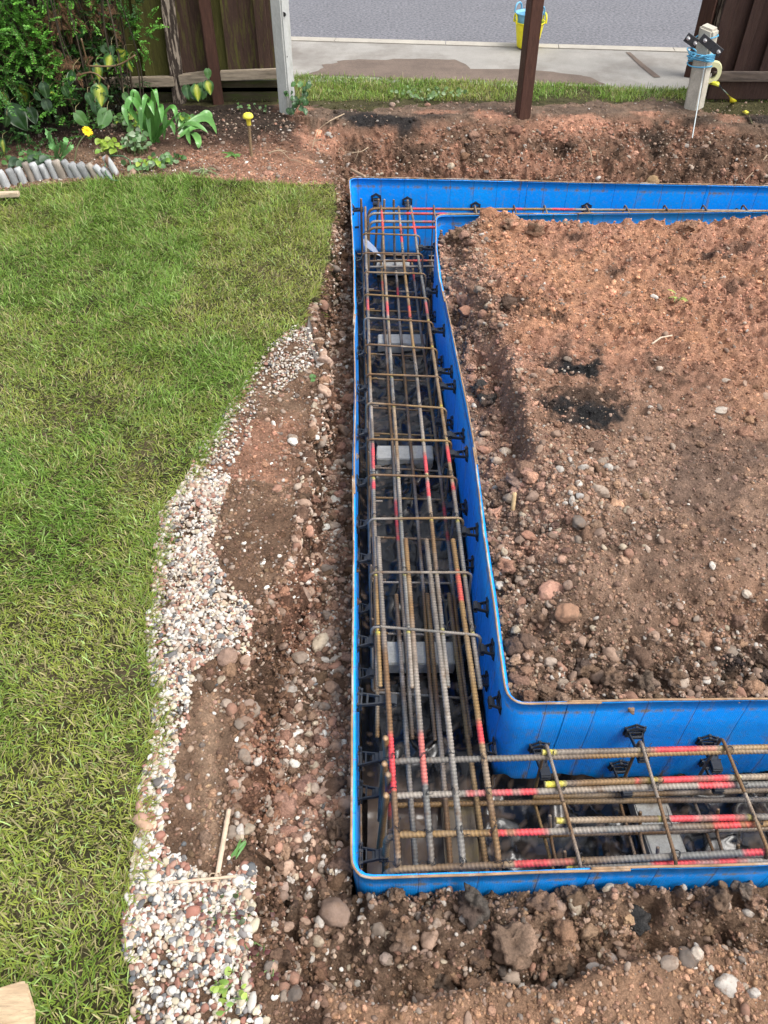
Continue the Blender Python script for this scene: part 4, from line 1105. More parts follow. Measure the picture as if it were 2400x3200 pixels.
# ------------------------------------------------------------------ decorative gravel border
N = 190000
X = rng.uniform(-1.0, -.05, N); Y = rng.uniform(.1, 3.8, N)
m = inpoly(X + .012 * fbm(X * 20, Y * 20, 2), Y + .02 * fbm(X * 15 + 7, Y * 15, 2), GRAV); X, Y = X[m], Y[m]
m = rng.random(len(X)) < np.clip(.62 + 1.0 * fbm(X * 6, Y * 6, 3), .30, .95) * np.where(Y > 1.9, .34, 1) * np.clip(1 + 1.6 * fbm(X * 11 + 4, Y * 11, 3) * (Y > 1.2), .1, 1.3); X, Y = X[m], Y[m]
n = len(X)
# strays on the lawn's edge and down the cut
sx = X[rng.integers(0, n, 260)] + rng.normal(0, .05, 260); sy = Y[rng.integers(0, n, 260)] + rng.normal(0, .04, 260)
tY = np.concatenate([rng.normal(c_, s_, k_) for c_, s_, k_ in ((.95, .12, 50), (1.35, .14, 90), (1.75, .15, 60), (2.5, .2, 40), (.6, .1, 25))]); tX = xbot(tY) + rng.uniform(0.1, 1, len(tY)) * (xo(tY) - xbot(tY) - .02)
lr = rng.integers(0, n, 200); lx = X[lr] + np.abs(rng.normal(0, .07, 200)) ; ly = Y[lr]
ok = lx < xtop(ly) + .02
X = np.concatenate([X, X[lr[:0]], tX, lx[ok]]); Y = np.concatenate([Y, Y[:0], tY, ly[ok]])
jit = np.concatenate([rng.random(n), np.zeros(len(X) - n)])
n = len(X)
Z = H(X, Y)
gp = np.array([[.56, .54, .49], [.50, .45, .32], [.50, .44, .36], [.27, .12, .085], [.33, .19, .14], [.075, .085, .092], [.18, .185, .19], [.38, .28, .20]])
col = gp[rng.choice(len(gp), n, p=[.36, .11, .12, .12, .07, .10, .05, .07])] * rng.uniform(.82, 1.12, (n, 1))
dull = rng.uniform(0, 1, (n, 1)) * np.where(Y > 1.15, .6, .3)[:, None]; col = col + (np.array([.27, .195, .145]) - col) * dull
r = np.where(Y > 2.2, .0040, .0046) * np.exp(rng.normal(0, .33, n)) * np.where(Y < .9, 1.12, 1)
sc = r[:, None] * np.stack([rng.uniform(1.0, 1.55, n), rng.uniform(.8, 1.05, n), rng.uniform(.55, .8, n)], -1)
P = np.stack([X, Y, Z + sc[:, 2] * .35 + jit * .009], -1)
acc = Acc(); scatter(acc, P, sc, col, SHG, rng, .45)
tag(obj("gravel", acc.mesh("gravel"), M_gravel), "white, cream, red and grey decorative gravel bordering the lawn", kind='stuff')

# ------------------------------------------------------------------ grass
def blades(P, length, width, az, lean, cols, rng):
    n = len(P); t = np.array([0, .4, .75, 1.0])
    d_ = np.stack([np.cos(az), np.sin(az), np.zeros(n)], -1); sd = np.stack([-np.sin(az), np.cos(az), np.zeros(n)], -1)
    tw = rng.uniform(-.9, .9, n); sd = sd * np.cos(tw)[:, None] + d_ * np.sin(tw)[:, None] * .6
    V = np.zeros((n, 7, 3)); C = np.zeros((n, 7, 3))
    for i, tt in enumerate(t):
        hor = length * lean * tt ** 1.4
        ver = length * (tt * np.sqrt(np.clip(1 - lean ** 2 * .8, .05, 1)) - .35 * lean * tt ** 2.2)
        c = P + d_ * hor[:, None] + np.array([0, 0, 1]) * ver[:, None]
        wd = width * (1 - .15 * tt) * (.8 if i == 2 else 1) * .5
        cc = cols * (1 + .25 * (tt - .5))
        if i < 3:
            V[:, 2 * i] = c - sd * wd[:, None]; V[:, 2 * i + 1] = c + sd * wd[:, None]; C[:, 2 * i] = cc; C[:, 2 * i + 1] = cc
        else: V[:, 6] = c; C[:, 6] = cc
    o = (np.arange(n) * 7)[:, None]
    Q = np.concatenate([o + np.array([[0, 1, 3, 2]]), o + np.array([[2, 3, 5, 4]])]); T = o + np.array([[4, 5, 6]])
    return V.reshape(-1, 3), Q, T, C.reshape(-1, 3)
def grass_cols(X, Y, rng):
    n = len(X)
    a = fbm(X * 1.6 + 3, Y * 1.6, 3); b = fbm(X * 6, Y * 6 + 8, 3)
    lush = np.clip(.40 + .9 * a + .45 * b + .28 * (Y > 3.0) * (X < -.9) - .2 * sstep(-.75, -.3, X) * sstep(2.2, 3, Y), 0, 1)
    G = np.array([.150, .275, .036]); YG = np.array([.305, .345, .060]); c = YG + (G - YG) * np.clip(lush + rng.normal(0, .22, n), 0, 1)[:, None]
    straw = rng.random(n) < .10 + .22 * (1 - lush)
    c[straw] = np.array([.42, .37, .17]) * rng.uniform(.6, 1.15, (straw.sum(), 1))
    pale = rng.random(n) < .10; c[pale & ~straw] = np.array([.36, .50, .16])
    dk = rng.random(n) < .2; c[dk] *= .7
    return c * rng.uniform(.68, 1.14, (n, 1)), lush
N = 520000
X = rng.uniform(-2.9, -.1, N); Y = rng.uniform(.1, 4.75, N)
m = inpoly(X + .015 * fbm(X * 25, Y * 25, 2), Y + .02 * fbm(X * 20 + 7, Y * 20, 2), LAWN) & in_view(X, Y, 1.25); X, Y = X[m], Y[m]
bald = fbm(X * 4.5 + 11, Y * 4.5, 4, .6)
m = rng.random(len(X)) < np.clip(1.05 - 1.2 * np.clip(bald - .15, 0, 1), .5, 1) * np.clip(1.0 - .06 * Y, .6, 1); X, Y = X[m], Y[m]
P = np.stack([X, Y, H(X, Y) - .003], -1)
c, lush = grass_cols(X, Y, rng); n = len(X)
flow = 6.28 * fbm(X * 2.2, Y * 2.2 + 5, 3) * 1.6
az = flow + rng.normal(0, 1.5, n)
ln = (.021 + .012 * lush) * np.exp(rng.normal(0, .32, n)) * (1 + .25 * (Y > 3.6))
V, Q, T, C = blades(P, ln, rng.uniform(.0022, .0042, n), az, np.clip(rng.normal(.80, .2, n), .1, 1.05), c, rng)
# rim of longer grass hanging over the cut and the gravel
n = 5200
li = np.array(LAWN)[11:34]; sl = np.concatenate([[0], np.cumsum(np.linalg.norm(np.diff(li, axis=0), axis=1))])
s_ = rng.uniform(0, sl[-1], n); px_ = np.interp(s_, sl, li[:, 0]) + rng.normal(-.012, .014, n); py_ = np.interp(s_, sl, li[:, 1]) + rng.normal(0, .01, n)
cl = np.clip(.35 + 1.6 * fbm(s_ * 5, s_ * 0, 3), 0, 1); kk = rng.random(n) < cl; px_, py_, s_ = px_[kk], py_[kk], s_[kk]; n = len(px_)
c2, _ = grass_cols(px_, py_, rng)
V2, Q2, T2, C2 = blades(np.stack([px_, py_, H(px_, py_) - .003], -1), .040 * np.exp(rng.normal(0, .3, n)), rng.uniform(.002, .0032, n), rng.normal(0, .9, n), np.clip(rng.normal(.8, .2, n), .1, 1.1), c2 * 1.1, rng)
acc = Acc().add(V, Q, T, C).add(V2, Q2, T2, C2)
tag(obj("lawn_grass", acc.mesh("lawn_grass"), M_grass), "short patchy green and straw coloured lawn grass", kind='stuff')
# verge
N = 190000
X = rng.uniform(-2.6, 3.4, N); Y = rng.uniform(5.4, 6.7, N)
vd = (X - KA[0]) * kn[0] + (Y - KA[1]) * kn[1]
bt = np.interp(X, _bt[:, 0], _bt[:, 1])
e = Y - bt - .24 - .28 * fbm(X * 5, Y * 5, 3)
m = (vd < -1.03) & (rng.random(N) < sstep(-.12, .22, e) * .7) & (Y > 5.60); X, Y = X[m], Y[m]; n = len(X)
c, _ = grass_cols(X, Y - 4, rng); c = c * [1.15, 1.15, 1.2] * rng.uniform(.7, 1.2, (n, 1))
V, Q, T, C = blades(np.stack([X, Y, H(X, Y) - .003], -1), .034 * np.exp(rng.normal(0, .3, n)), rng.uniform(.003, .0045, n), rng.uniform(0, 6.28, n), np.clip(rng.normal(.6, .25, n), .05, 1), c, rng)
tag(obj("verge_grass", Acc().add(V, Q, T, C).mesh("verge_grass"), M_grass), "strip of green verge grass beside the pavement", kind='stuff')

# ------------------------------------------------------------------ single stones and clods
def rock(px, py, wpx, name, label, col, cat="stone", flat=.65, ell=1.25, seed=0, clod=False, rot=None, z=None, sink=.25, brk=1, amp=None, col2=None):
    p = W(px, py, .02 if z is None else z)
    for _ in range(4): p = W(px, py, h1(p[0], p[1]) + .3 * wpx / 2400 * 2.2)
    hz = h1(p[0], p[1]); t = (p[1] + CAMZ - hz) * SQ
    r = .5 * wpx / 2400 * t
    q = p.copy(); tr_, isl_ = zones(np.array([p[0]]), np.array([p[1]])); g_ = r * .95 + .008
    yq0, yq1, yo0, yo1 = line_y(Q_NL, Q_NR, p[0]), line_y(Q_FL, Q_FR, p[0]), line_y(P_NL, P_NR, p[0]), line_y(P_FL, P_FR, p[0])
    if yq0 - .06 < p[1] < yq1 + .06 and p[0] > xi(p[1]) - .05:
        p[0] = max(p[0], xi(p[1]) + g_); p[1] = min(max(p[1], yq0 + g_), yq1 - g_ * .8)
    elif p[1] < yo0 + .06 and p[0] > xo(p[1]) - .1: p[1] = min(p[1], yo0 - g_)
    elif p[1] > yo1 - .05: p[1] = max(p[1], yo1 + g_)
    else: p[0] = min(p[0], xo(p[1]) - g_) if p[0] > xo(p[1]) - .2 else p[0]
    hz = h1(p[0], p[1])
    V, T = stone_shape(4 if wpx > 34 else 3, (.75 if clod else .26) if amp is None else amp, 1.4 if clod else .9, 200 + seed * 7 + int(px) % 13, 0 if clod and not brk else brk)
    V = V / max(np.abs(V[:, 0]).max(), np.abs(V[:, 1]).max())
    sc = np.array([r, r / ell, r * flat])
    a = rot if rot is not None else random.uniform(-.6, .6)
    ca, sa = math.cos(a), math.sin(a)
    V = V * sc; V = V @ np.array([[ca, sa, 0], [-sa, ca, 0], [0, 0, 1]])
    c = np.tile(np.asarray(col, float) * (1 if clod else .74), (len(V), 1))
    nz = fbm(V[:, 0] * 25 / max(r, .01) * .05 + seed, V[:, 1] * 25 / max(r, .01) * .05 + V[:, 2] * 30, 3)
    if col2 is not None: c = lerp(c, np.asarray(col2, float), sstep(.0, .35, nz))
    c = c * (1 + .25 * nz[:, None])
    o = obj(name, np_mesh(name, V, tris=T, col=c), M_clod if clod else M_stone)
    o.location = (p[0], p[1], hz + sc[2] * (1 - sink * 2) * .9)
    return tag(o, label, cat)
_ = (.40, .28, .20); PNK = (.45, .25, .175); GRY = (.30, .28, .26); WHT = (.58, .53, .46); BRN = (.15, .095, .062); DKB = (.085, .06, .048); SLT = (.10, .105, .11)
R_ = [
 (709, 2046, 74, "rounded brown stone lying on the soil beside the gravel border", (.33, .22, .165), .7, 1.1, 0),
 (686, 1986, 44, "smooth slate grey pebble in the gravel above the rounded brown stone", (.17, .175, .18), .5, 1.6, 0),
 (549, 2868, 64, "flat pale slab of stone set in the nearest gravel", (.44, .39, .35), .3, 1.1, 2),
 (1035, 2143, 58, "tan cobble in the gravel bed against the outer blue wall", (.42, .28, .20), .75, 1.25, 0),
 (972, 2133, 34, "half buried tan stone just left of the tan cobble", (.40, .27, .20), .7, 1.1, 2),
 (948, 1723, 26, "small pinkish stone at the foot of the dug cut", (.42, .27, .21), .7, 1.0, 1),
 (1077, 695, 44, "reddish brown lump wedged at the far end of the gravel bed", (.24, .13, .085), 1.1, .9, 3),
 (1736, 1810, 116, "large angular pink sandstone on the soil island", (.52, .29, .21), .5, 1.35, 4),
 (1773, 1912, 84, "rounded red brown stone in front of the pink sandstone", (.34, .195, .125), .75, 1.15, 0),
 (1513, 1398, 62, "angular pink stone beside the long inner wall", (.46, .24, .165), .6, 1.15, 4),
 (1580, 1403, 42, "round cream cobble beside the angular pink stone", (.56, .46, .36), .7, 1.05, 0),
 (1553, 1440, 38, "long pinkish cobble just below the round cream cobble", (.50, .38, .29), .7, 1.7, 0),
 (1515, 1354, 36, "flattish tan pebble just above the angular pink stone", (.46, .33, .24), .5, 1.5, 0),
 (1562, 1828, 34, "smooth white pebble touching the inner blue wall", (.62, .56, .48), .75, 1.0, 0),
 (1718, 2077, 46, "pale round stone among the clods near the inner corner", (.46, .37, .30), .85, 1.0, 1),
 (1759, 1735, 40, "small rounded pink stone above the pink sandstone", (.47, .29, .21), .65, 1.2, 1),
 (1657, 1668, 58, "flat red stone in the pink rubble", (.42, .22, .15), .45, 1.5, 3),
 (2257, 1275, 54, "large flat cream stone pressed into the muddy part of the island", (.50, .43, .36), .35, 1.5, 0),
 (2273, 1184, 36, "small flat beige stone above the large flat cream stone", (.47, .40, .33), .4, 1.5, 0),
 (2062, 1148, 26, "pale oval pebble left of the flat beige stone, on red clay", (.55, .45, .36), .6, 1.2, 0),
 (1810, 1545, 34, "grey chipped pebble in a black hollow on the island", (.38, .36, .34), .5, 1.4, 2),
 (2336, 1852, 36, "rounded cream stone near the right edge of the muddy soil", (.55, .46, .37), .8, 1.0, 0),
 (1391, 794, 40, "round tan cobble at the far end of the inner wall", (.42, .29, .21), .8, 1.0, 0),
 (1405, 876, 46, "dark grey stone beside the inner wall, near the far end", (.12, .11, .105), .85, 1.0, 3),
 (1452, 998, 58, "orange pink stone beside the inner wall, below the dark grey one", (.42, .22, .15), .6, 1.3, 2),
 (2164, 700, 64, "reddish clod on the rim of the far inner wall", (.27, .155, .10), .7, 1.4, 2),
 (1398, 2858, 38, "tan pebble leaning against the dark front clod", (.42, .31, .24), .7, 1.3, 1),
 (1458, 2867, 48, "pale grey cobble just below the dark front clod", (.42, .37, .33), .7, 1.3, 0),
 (1511, 2897, 36, "oval light pebble right of the pale grey cobble", (.44, .38, .34), .7, 1.5, 0),
 (1866, 3017, 58, "grey white stone in the near right heap", (.46, .41, .37), .7, 1.3, 2),
 (1913, 2990, 50, "pale pitted stone touching the grey white one", (.44, .36, .31), .8, 1.1, 3),
 (2182, 2977, 44, "cream round stone on the near ridge at right", (.52, .44, .36), .8, 1.05, 0),
 (1206, 2994, 48, "pinkish pale stone on the left of the near heap", (.46, .36, .30), .7, 1.2, 1),
 (1121, 2811, 30, "smooth grey pebble near the corner of the blue shuttering", (.36, .35, .34), .6, 1.3, 0),
 (884, 2767, 40, "pinkish angular pebble in the trench beside the near gravel", (.45, .33, .27), .8, 1.0, 3),
 (2255, 2755, 46, "white stone behind the near heap at the right edge", (.52, .46, .41), .7, 1.1, 2),
 (1985, 2758, 44, "cream chipped stone by the near blue wall", (.55, .44, .33), .7, 1.2, 3),
 (1090, 505, 24, "pale round stone in the dark hollow of the back bank", (.46, .40, .35), .8, 1.0, 0),
 (1225, 443, 22, "pinkish stone stuck in the back bank above the thin stick", (.40, .29, .23), .8, 1.0, 0),
 (1053, 393, 14, "small orange pebble high on the back bank", (.45, .33, .22), .8, 1.0, 0),
 (2015, 565, 42, "grey boulder at the foot of the back bank", (.30, .26, .22), .8, 1.1, 3),
 (2040, 545, 56, "long ochre stone leaning on the foot of the back bank", (.38, .25, .13), .8, 2.0, 3),
 (686, 530, 22, "brown pebble on the bed soil beside the lawn", (.34, .22, .16), .8, 1.0, 0),
 (1002, 508, 18, "white pebble on the red clay slope behind the lawn", (.55, .50, .44), .7, 1.1, 0),
]
for k, (px, py, w_, lab, c, fl, el, bk) in enumerate(R_):
    rock(px, py, w_, "stone" if "pebble" not in lab else "pebble", lab, c, "pebble" if "pebble" in lab else "stone", fl, el, k, brk=bk, clod=("clod on" in lab))
C_ = [
 (1482, 2800, 138, "tall dark grey clod of clay leaning on the near blue wall", (.10, .085, .072), 1.0, .8, DKB),
 (1610, 2940, 158, "biggest rough brown clod in the middle of the near heap", (.20, .135, .095), .75, 1.0, (.30, .20, .14)),
 (1997, 2862, 120, "flat charcoal grey slab of clay in the near heap", (.055, .052, .05), .35, 1.25, (.03, .03, .03)),
 (2255, 2815, 82, "rounded brown clod at the right of the near heap", (.17, .115, .08), .9, .9, BRN),
 (1392, 3075, 110, "grey brown clod at the front edge of the near heap", (.14, .105, .08), .8, .9, BRN),
 (1258, 2930, 110, "wide crumbly clod on the left of the near heap", (.19, .13, .095), .6, 1.2, BRN),
 (1695, 2800, 110, "reddish brown clod below the near blue wall", (.22, .14, .095), .7, 1.3, (.12, .08, .06)),
 (1780, 2780, 70, "small brown clod touching the near blue wall", (.17, .11, .075), .8, 1.0, DKB),
 (1355, 2770, 76, "lumpy clod by the near blue wall, left of the tall dark one", (.15, .10, .07), .9, 1.0, DKB),
 (1560, 2780, 60, "small dark clod right of the tall dark one", (.10, .075, .06), .8, 1.0, BRN),
 (2310, 2790, 74, "grey clod half off the right edge of the near heap", (.16, .125, .10), .8, 1.0, BRN),
 (1240, 2795, 60, "low crumbly clod near the corner of the near blue wall", (.17, .115, .08), .7, 1.1, BRN),
 (1500, 3000, 80, "dark crumbly clod under the biggest brown clod", (.10, .07, .055), .8, 1.0, BRN),
 (1750, 3020, 90, "loose dark clod between the biggest clod and the grey white stone", (.11, .08, .06), .7, 1.1, BRN),
 (1830, 2085, 92, "brown clod with gravel stuck to it, near the inner corner", (.20, .13, .085), .85, .95, DKB),
 (1918, 2115, 82, "crumbly brown clod in the row behind the near inner wall", (.18, .12, .085), .8, 1.1, BRN),
 (2022, 2125, 94, "squarish dark brown clod in the row behind the near inner wall", (.13, .095, .07), .95, .9, (.17, .12, .09)),
 (2115, 2110, 90, "grey brown clod, furthest right in the row behind the near inner wall", (.18, .13, .10), .8, 1.1, BRN),
 (1925, 2045, 66, "pitted clod above the crumbly brown one", (.20, .15, .115), .75, 1.1, BRN),
 (1936, 2080, 76, "long flat clod lying above the squarish dark one", (.16, .105, .075), .5, 2.2, BRN),
 (1650, 2172, 72, "red brown clod just inside the inner corner", (.20, .115, .075), .8, 1.1, BRN),
 (1725, 2172, 84, "wide earthy clod beside the inner corner clod", (.19, .12, .08), .7, 1.2, DKB),
 (1810, 2160, 66, "earthy lump against the near inner rim", (.20, .125, .08), .8, 1.0, BRN),
 (2390, 2125, 60, "black clod at the right end behind the near inner wall", (.045, .043, .042), .8, 1.0, DKB),
 (1570, 1760, 92, "hollowed pink clay lump against the long inner wall", (.36, .20, .14), .8, 1.1, BRN),
 (1545, 1605, 66, "dusty pink lump beside the long inner wall", (.40, .25, .185), .8, 1.0, PNK),
 (1540, 1690, 60, "brown lump beside the long inner wall, below the dusty pink one", (.22, .14, .10), .8, 1.0, BRN),
 (1500, 1220, 66, "black and orange lump beside the long inner wall", (.05, .048, .046), .9, .9, (.30, .15, .09)),
 (1520, 1260, 68, "black crumbly lump below the black and orange one", (.05, .047, .044), .8, 1.0, DKB),
 (1475, 1160, 40, "small pink lump at the edge of the inner wall", (.42, .26, .19), .7, 1.1, PNK),
 (1680, 684, 74, "knobbly clod on top of the far soil mound", (.27, .16, .105), .7, 1.6, BRN),
 (1590, 702, 66, "brown clod on the left shoulder of the far soil mound", (.24, .15, .10), .7, 1.3, CLAY),
 (1430, 745, 74, "rough clod in the far corner of the soil island", (.24, .15, .105), .7, 1.2, BRN),
]
for k, (px, py, w_, lab, c, fl, el, c2) in enumerate(C_):
    rock(px, py, w_, "soil_clod", lab, c, "clod", fl, el, 60 + k, clod=True, brk=0 if k % 3 else 1, col2=c2, sink=.22)

# ------------------------------------------------------------------ sticks, canes, roots
def stick(name, pts, r, col, label, cat, m=None, wob=.0, radf=None, sides=7, step=.01):
    V, Q, T, C = tube(pts, r, step, sides, col=col, wob=wob, seed=random.uniform(0, 50), radf=radf)
    return single(name, np_mesh(name, V, Q, T, C), m or M_wood, label, cat, loc=tuple(np.mean(np.array(pts), 0)))
M_wood = mat("dry_wood", rough=.85, nscale=60, namt=.25, bscale=200, bstr=.3, bdist=.002)
def on(px, py, dz=0.0, z0=.05):
    p = W(px, py, z0)
    for _ in range(4): p = W(px, py, h1(p[0], p[1]) + dz)
    return p
cane = thing("cane_cross", "two thin bamboo canes tied in a cross on the soil by the gravel", "bamboo cane", tuple(on(690, 2650)))
A, B = on(714, 2529, .012), on(668, 2784, .016)
for nm, a, b, r in (("upright_cane", A, B, .0058), ("cross_cane", on(522, 2757, .014), on(736, 2736, .022), .0032)):
    n_ = 40; L = np.linspace(0, 1, n_)
    pts = [a + (b - a) * t for t in L]
    V, Q, T, C = tube(pts, r, .006, 8, col=(.47, .36, .26), radf=lambda s: 1 + .22 * np.exp(-((s * 3.0 % 1 - .5) / .02) ** 2), seed=3, wob=.003)
    C = C * (1 + .25 * fbm(V[:len(C), 0] * 30, V[:len(C), 1] * 30, 3)[:, None])
    obj(nm, np_mesh(nm, V, Q, T, C), M_wood, cane)
kn_ = on(672, 2742, .02)
V, Q, T, C = tube([kn_ + np.array([.012 * math.cos(a), .010 * math.sin(a), .006 * math.sin(3 * a)]) for a in np.linspace(0, 18, 60)], .0016, .004, 5, col=(.36, .27, .19))
obj("twine_knot", np_mesh("twine_knot", V, Q, T, C), M_wood, cane)
stick("stick", [on(1057, 459, .01), on(1150, 438, .02), on(1249, 421, .015)], .010, (.50, .40, .27), "straight pale wooden stick lying in the dark hollow of the back bank", "stick", wob=.004)
stick("stick", [on(1098, 530, .012), on(1140, 552, .01)], .009, (.36, .25, .17), "short brown stick behind the far left corner of the shuttering", "stick")
stick("stick", [on(427, 2555, .01), on(470, 2595, .012)], .013, (.42, .27, .18), "stub of brown stick at the edge of lawn and gravel", "stick")
stick("twig", [on(1608, 1540, .07), on(1602, 1598, .0)], .008, (.52, .37, .20), "splintered upright wood sliver standing in the soil groove", "twig")
stick("twig", [on(2038, 1075, .01), on(2065, 1055, .03), on(2100, 1048, .012)], .004, (.50, .40, .30), "thin curved dry twig lying on the island clay", "twig", wob=.006)
roots = [([(1080, 365), (1030, 390), (995, 415), (985, 440), (978, 470)], "pale root curling down the back bank behind the concrete post"),
         ([(1155, 452), (1120, 470), (1075, 470)], "forked pale root under the straight wooden stick"),
         ([(1490, 380), (1480, 420), (1470, 450)], "short pale root hanging below the middle post"),
         ([(2275, 425), (2285, 470), (2270, 520)], "longer branching root on the right of the back bank"),
         ([(2298, 420), (2305, 465), (2330, 490)], "bent root beside the longer branching root"),
         ([(2395, 480), (2360, 530), (2325, 570)], "root slanting down at the right edge of the back bank"),
         ([(1779, 425), (1830, 445), (1845, 475), (1850, 510)], "thick dark root looping out of the back bank"),
         ([(835, 482), (875, 470), (905, 500)], "thin root lying on the bed soil beside the capped stake")]
M_root = mat("root", base=(.36, .27, .18), rough=.85, nscale=40, namt=.3, bstr=.2, bscale=120, bdist=.002)
for k, (pp, lab) in enumerate(roots):
    P = [on(x, y, .012 + .02 * (i % 2)) for i, (x, y) in enumerate(pp)]
    root = thing("root", lab, "root", tuple(P[0]))
    V, Q, T, C = tube(fillet(P, .05), .0042 if k != 6 else .008, .008, 6, col=(.36, .27, .18), wob=.02, seed=k * 3.0, radf=lambda s: 1 - .65 * s)
    obj("main_root", np_mesh("main_root", V, Q, T, C), M_root, root)
    acc = Acc()
    for q in range(4):
        i = random.randrange(1, len(P)); b0 = P[i]
        V, Q, T, C = tube(fillet([b0, b0 + np.array([random.uniform(-.05, .05), random.uniform(-.02, .03), random.uniform(-.02, .03)]), b0 + np.array([random.uniform(-.1, .1), -.03, random.uniform(-.07, .0)])], .03), .0022, .008, 5, col=(.4, .3, .2), wob=.015, seed=k + q * 2.2, radf=lambda s: 1 - .7 * s)
        acc.add(V, Q, T, C)
    obj("rootlets", acc.mesh("rootlets"), M_root, root)

# ------------------------------------------------------------------ posts, fences
def wood_mat(name, base, tint, lo, hi, rough=.8, str_=(9, 9, 1.1)):
    return mat(name, base=base, rough=rough, nscale=9, namt=.35, nscale2=40, namt2=.25, bscale=34, bstr=.6, bdist=.006, tint=tint, tscale=5, tlo=lo, thi=hi, stretch=str_, spec=.25)
M_board = wood_mat("stained_board", (.062, .036, .026), (.10, .10, .02), .50, .68)
M_mossb = wood_mat("mossy_board", (.075, .072, .018), (.06, .045, .022), .55, .7)
M_board2 = wood_mat("dark_board", (.035, .018, .014), (.05, .03, .022), .5, .7)
M_rail = wood_mat("weathered_rail", (.33, .27, .20), (.12, .10, .07), .5, .68, str_=(1.1, 9, 9))
M_grav = wood_mat("gravel_board", (.06, .05, .028), (.05, .065, .012), .48, .66, str_=(1.1, 9, 9))
M_wpost = wood_mat("flaking_post", (.06, .045, .036), (.44, .36, .28), .51, .57, str_=(14, 14, 1.6))
M_bpost = wood_mat("brown_post", (.075, .035, .024), (.045, .022, .016), .5, .7, rough=.6)
M_cpost = mat("concrete_post_face", base=(.44, .45, .43), rough=.9, nscale=14, namt=.14, nscale2=140, namt2=.15, bscale=120, bstr=.35, bdist=.004, tint=(.30, .30, .25), tscale=6, tlo=.5, thi=.7, stretch=(1, 1, .4))
M_spur = mat("concrete_spur", base=(.46, .43, .36), rough=.95, nscale=14, namt=.2, nscale2=120, namt2=.2, bscale=90, bstr=.5, bdist=.006, tint=(.26, .22, .15), tscale=5, tlo=.55, thi=.75)
def prism(a, b, w, d, rotz=0.0, taper=1.0, bevel=.004, cuts=8, wob=.002, name="post", top_slope=0.0):
    """square post from a to b"""
    a, b = Vector(a), Vector(b); L = (b - a).length
    bm = bmesh.new(); bmesh.ops.create_cube(bm, size=1)
    for v in bm.verts:
        k = taper if v.co.z > 0 else 1
        v.co = Vector((v.co.x * w * k, v.co.y * d * k, (v.co.z + .5) * L - (top_slope * v.co.y * 2 if v.co.z > 0 else 0)))
    if bevel: bmesh.ops.bevel(bm, geom=list(bm.edges), offset=bevel, segments=2, affect='EDGES')
    long_ = [e for e in bm.edges if abs(e.verts[0].co.z - e.verts[1].co.z) > L * .5]
    bmesh.ops.subdivide_edges(bm, edges=long_, cuts=cuts)
    for v in bm.verts:
        q = fbm(np.array([v.co.z * 3 + w * 50]), np.array([v.co.x * 9 + v.co.y * 7]), 3)[0]
        v.co.x += wob * q * 2; v.co.y += wob * q
    R = (b - a).to_track_quat('Z', 'Y').to_matrix().to_4x4() @ Matrix.Rotation(rotz, 4, 'Z')
    bm.transform(Matrix.Translation(a) @ R)
    me = bpy.data.meshes.new(name); bm.to_mesh(me); bm.free(); return me
def up(px, py, z, h, tpx=None, tpy=None, Y=None):
    p = on(px, py)
    return p
TOP = 1.75
def post(name, px, py, w, m, label, d=None, rotz=0.0, cat="post", dx=0.0, ztop=TOP, Y=None):
    p = on(px, py); 
    a = p + np.array([0, 0, -.08]); b = np.array([p[0] + dx, p[1], ztop])
    return single(name, prism(a, b, w, d or w, rotz, name=name), m, label, cat, loc=tuple(p))
post("wooden_post", 562, 319, .082, M_wpost, "flaking weathered post with bare pale wood at its foot, before the fence", dx=.10)
post("wooden_post", 683, 322, .070, M_bpost, "dark brown square post before the mossy fence boards", rotz=.15)
post("wooden_post", 1631, 362, .080, M_bpost, "dark brown post standing alone in the open gap, before the road", rotz=.30)
cp = on(899, 347); 
cpost = thing("concrete_post", "slim grey concrete fence post at the end of the mossy fence", "post", tuple(cp))
bm_me = prism(cp + np.array([0, 0, -.1]), np.array([cp[0] + .01, cp[1] + .02, TOP]), .082, .09, 0.0, bevel=.009, name="shaft")
obj("shaft", bm_me, M_cpost, cpost)
M_hole = mat("dark_hole", base=(.02, .02, .02), rough=.9, namt=0, bstr=0)
def disc(p, r, nrm, th, name, m, parent=None, sides=20):
    nrm = np.asarray(nrm, float); nrm /= np.linalg.norm(nrm)
    V, Q, T, C = tube([p - nrm * th, p + nrm * th], r, th, sides, col=(.1, .1, .1)); return obj(name, np_mesh(name, V, Q, T, C, smooth=False), m, parent)
for (px, py, r) in ((887, 45, .013), (895, 177, .007)):
    p = WY(px, py, cp[1] - .034); disc(p, r, (0, 1, 0), .003, "bolt_hole", M_hole, cpost)
    if r > .01:
        V, Q, T, C = tube([p + np.array([.0145 * math.cos(a), -.002, .0145 * math.sin(a)]) for a in np.linspace(0, 6.3, 24)], .0028, .004, 6, col=(.3, .3, .3)); obj("bolt_ring", np_mesh("bolt_ring", V, Q, T, C), M_cpost, cpost)
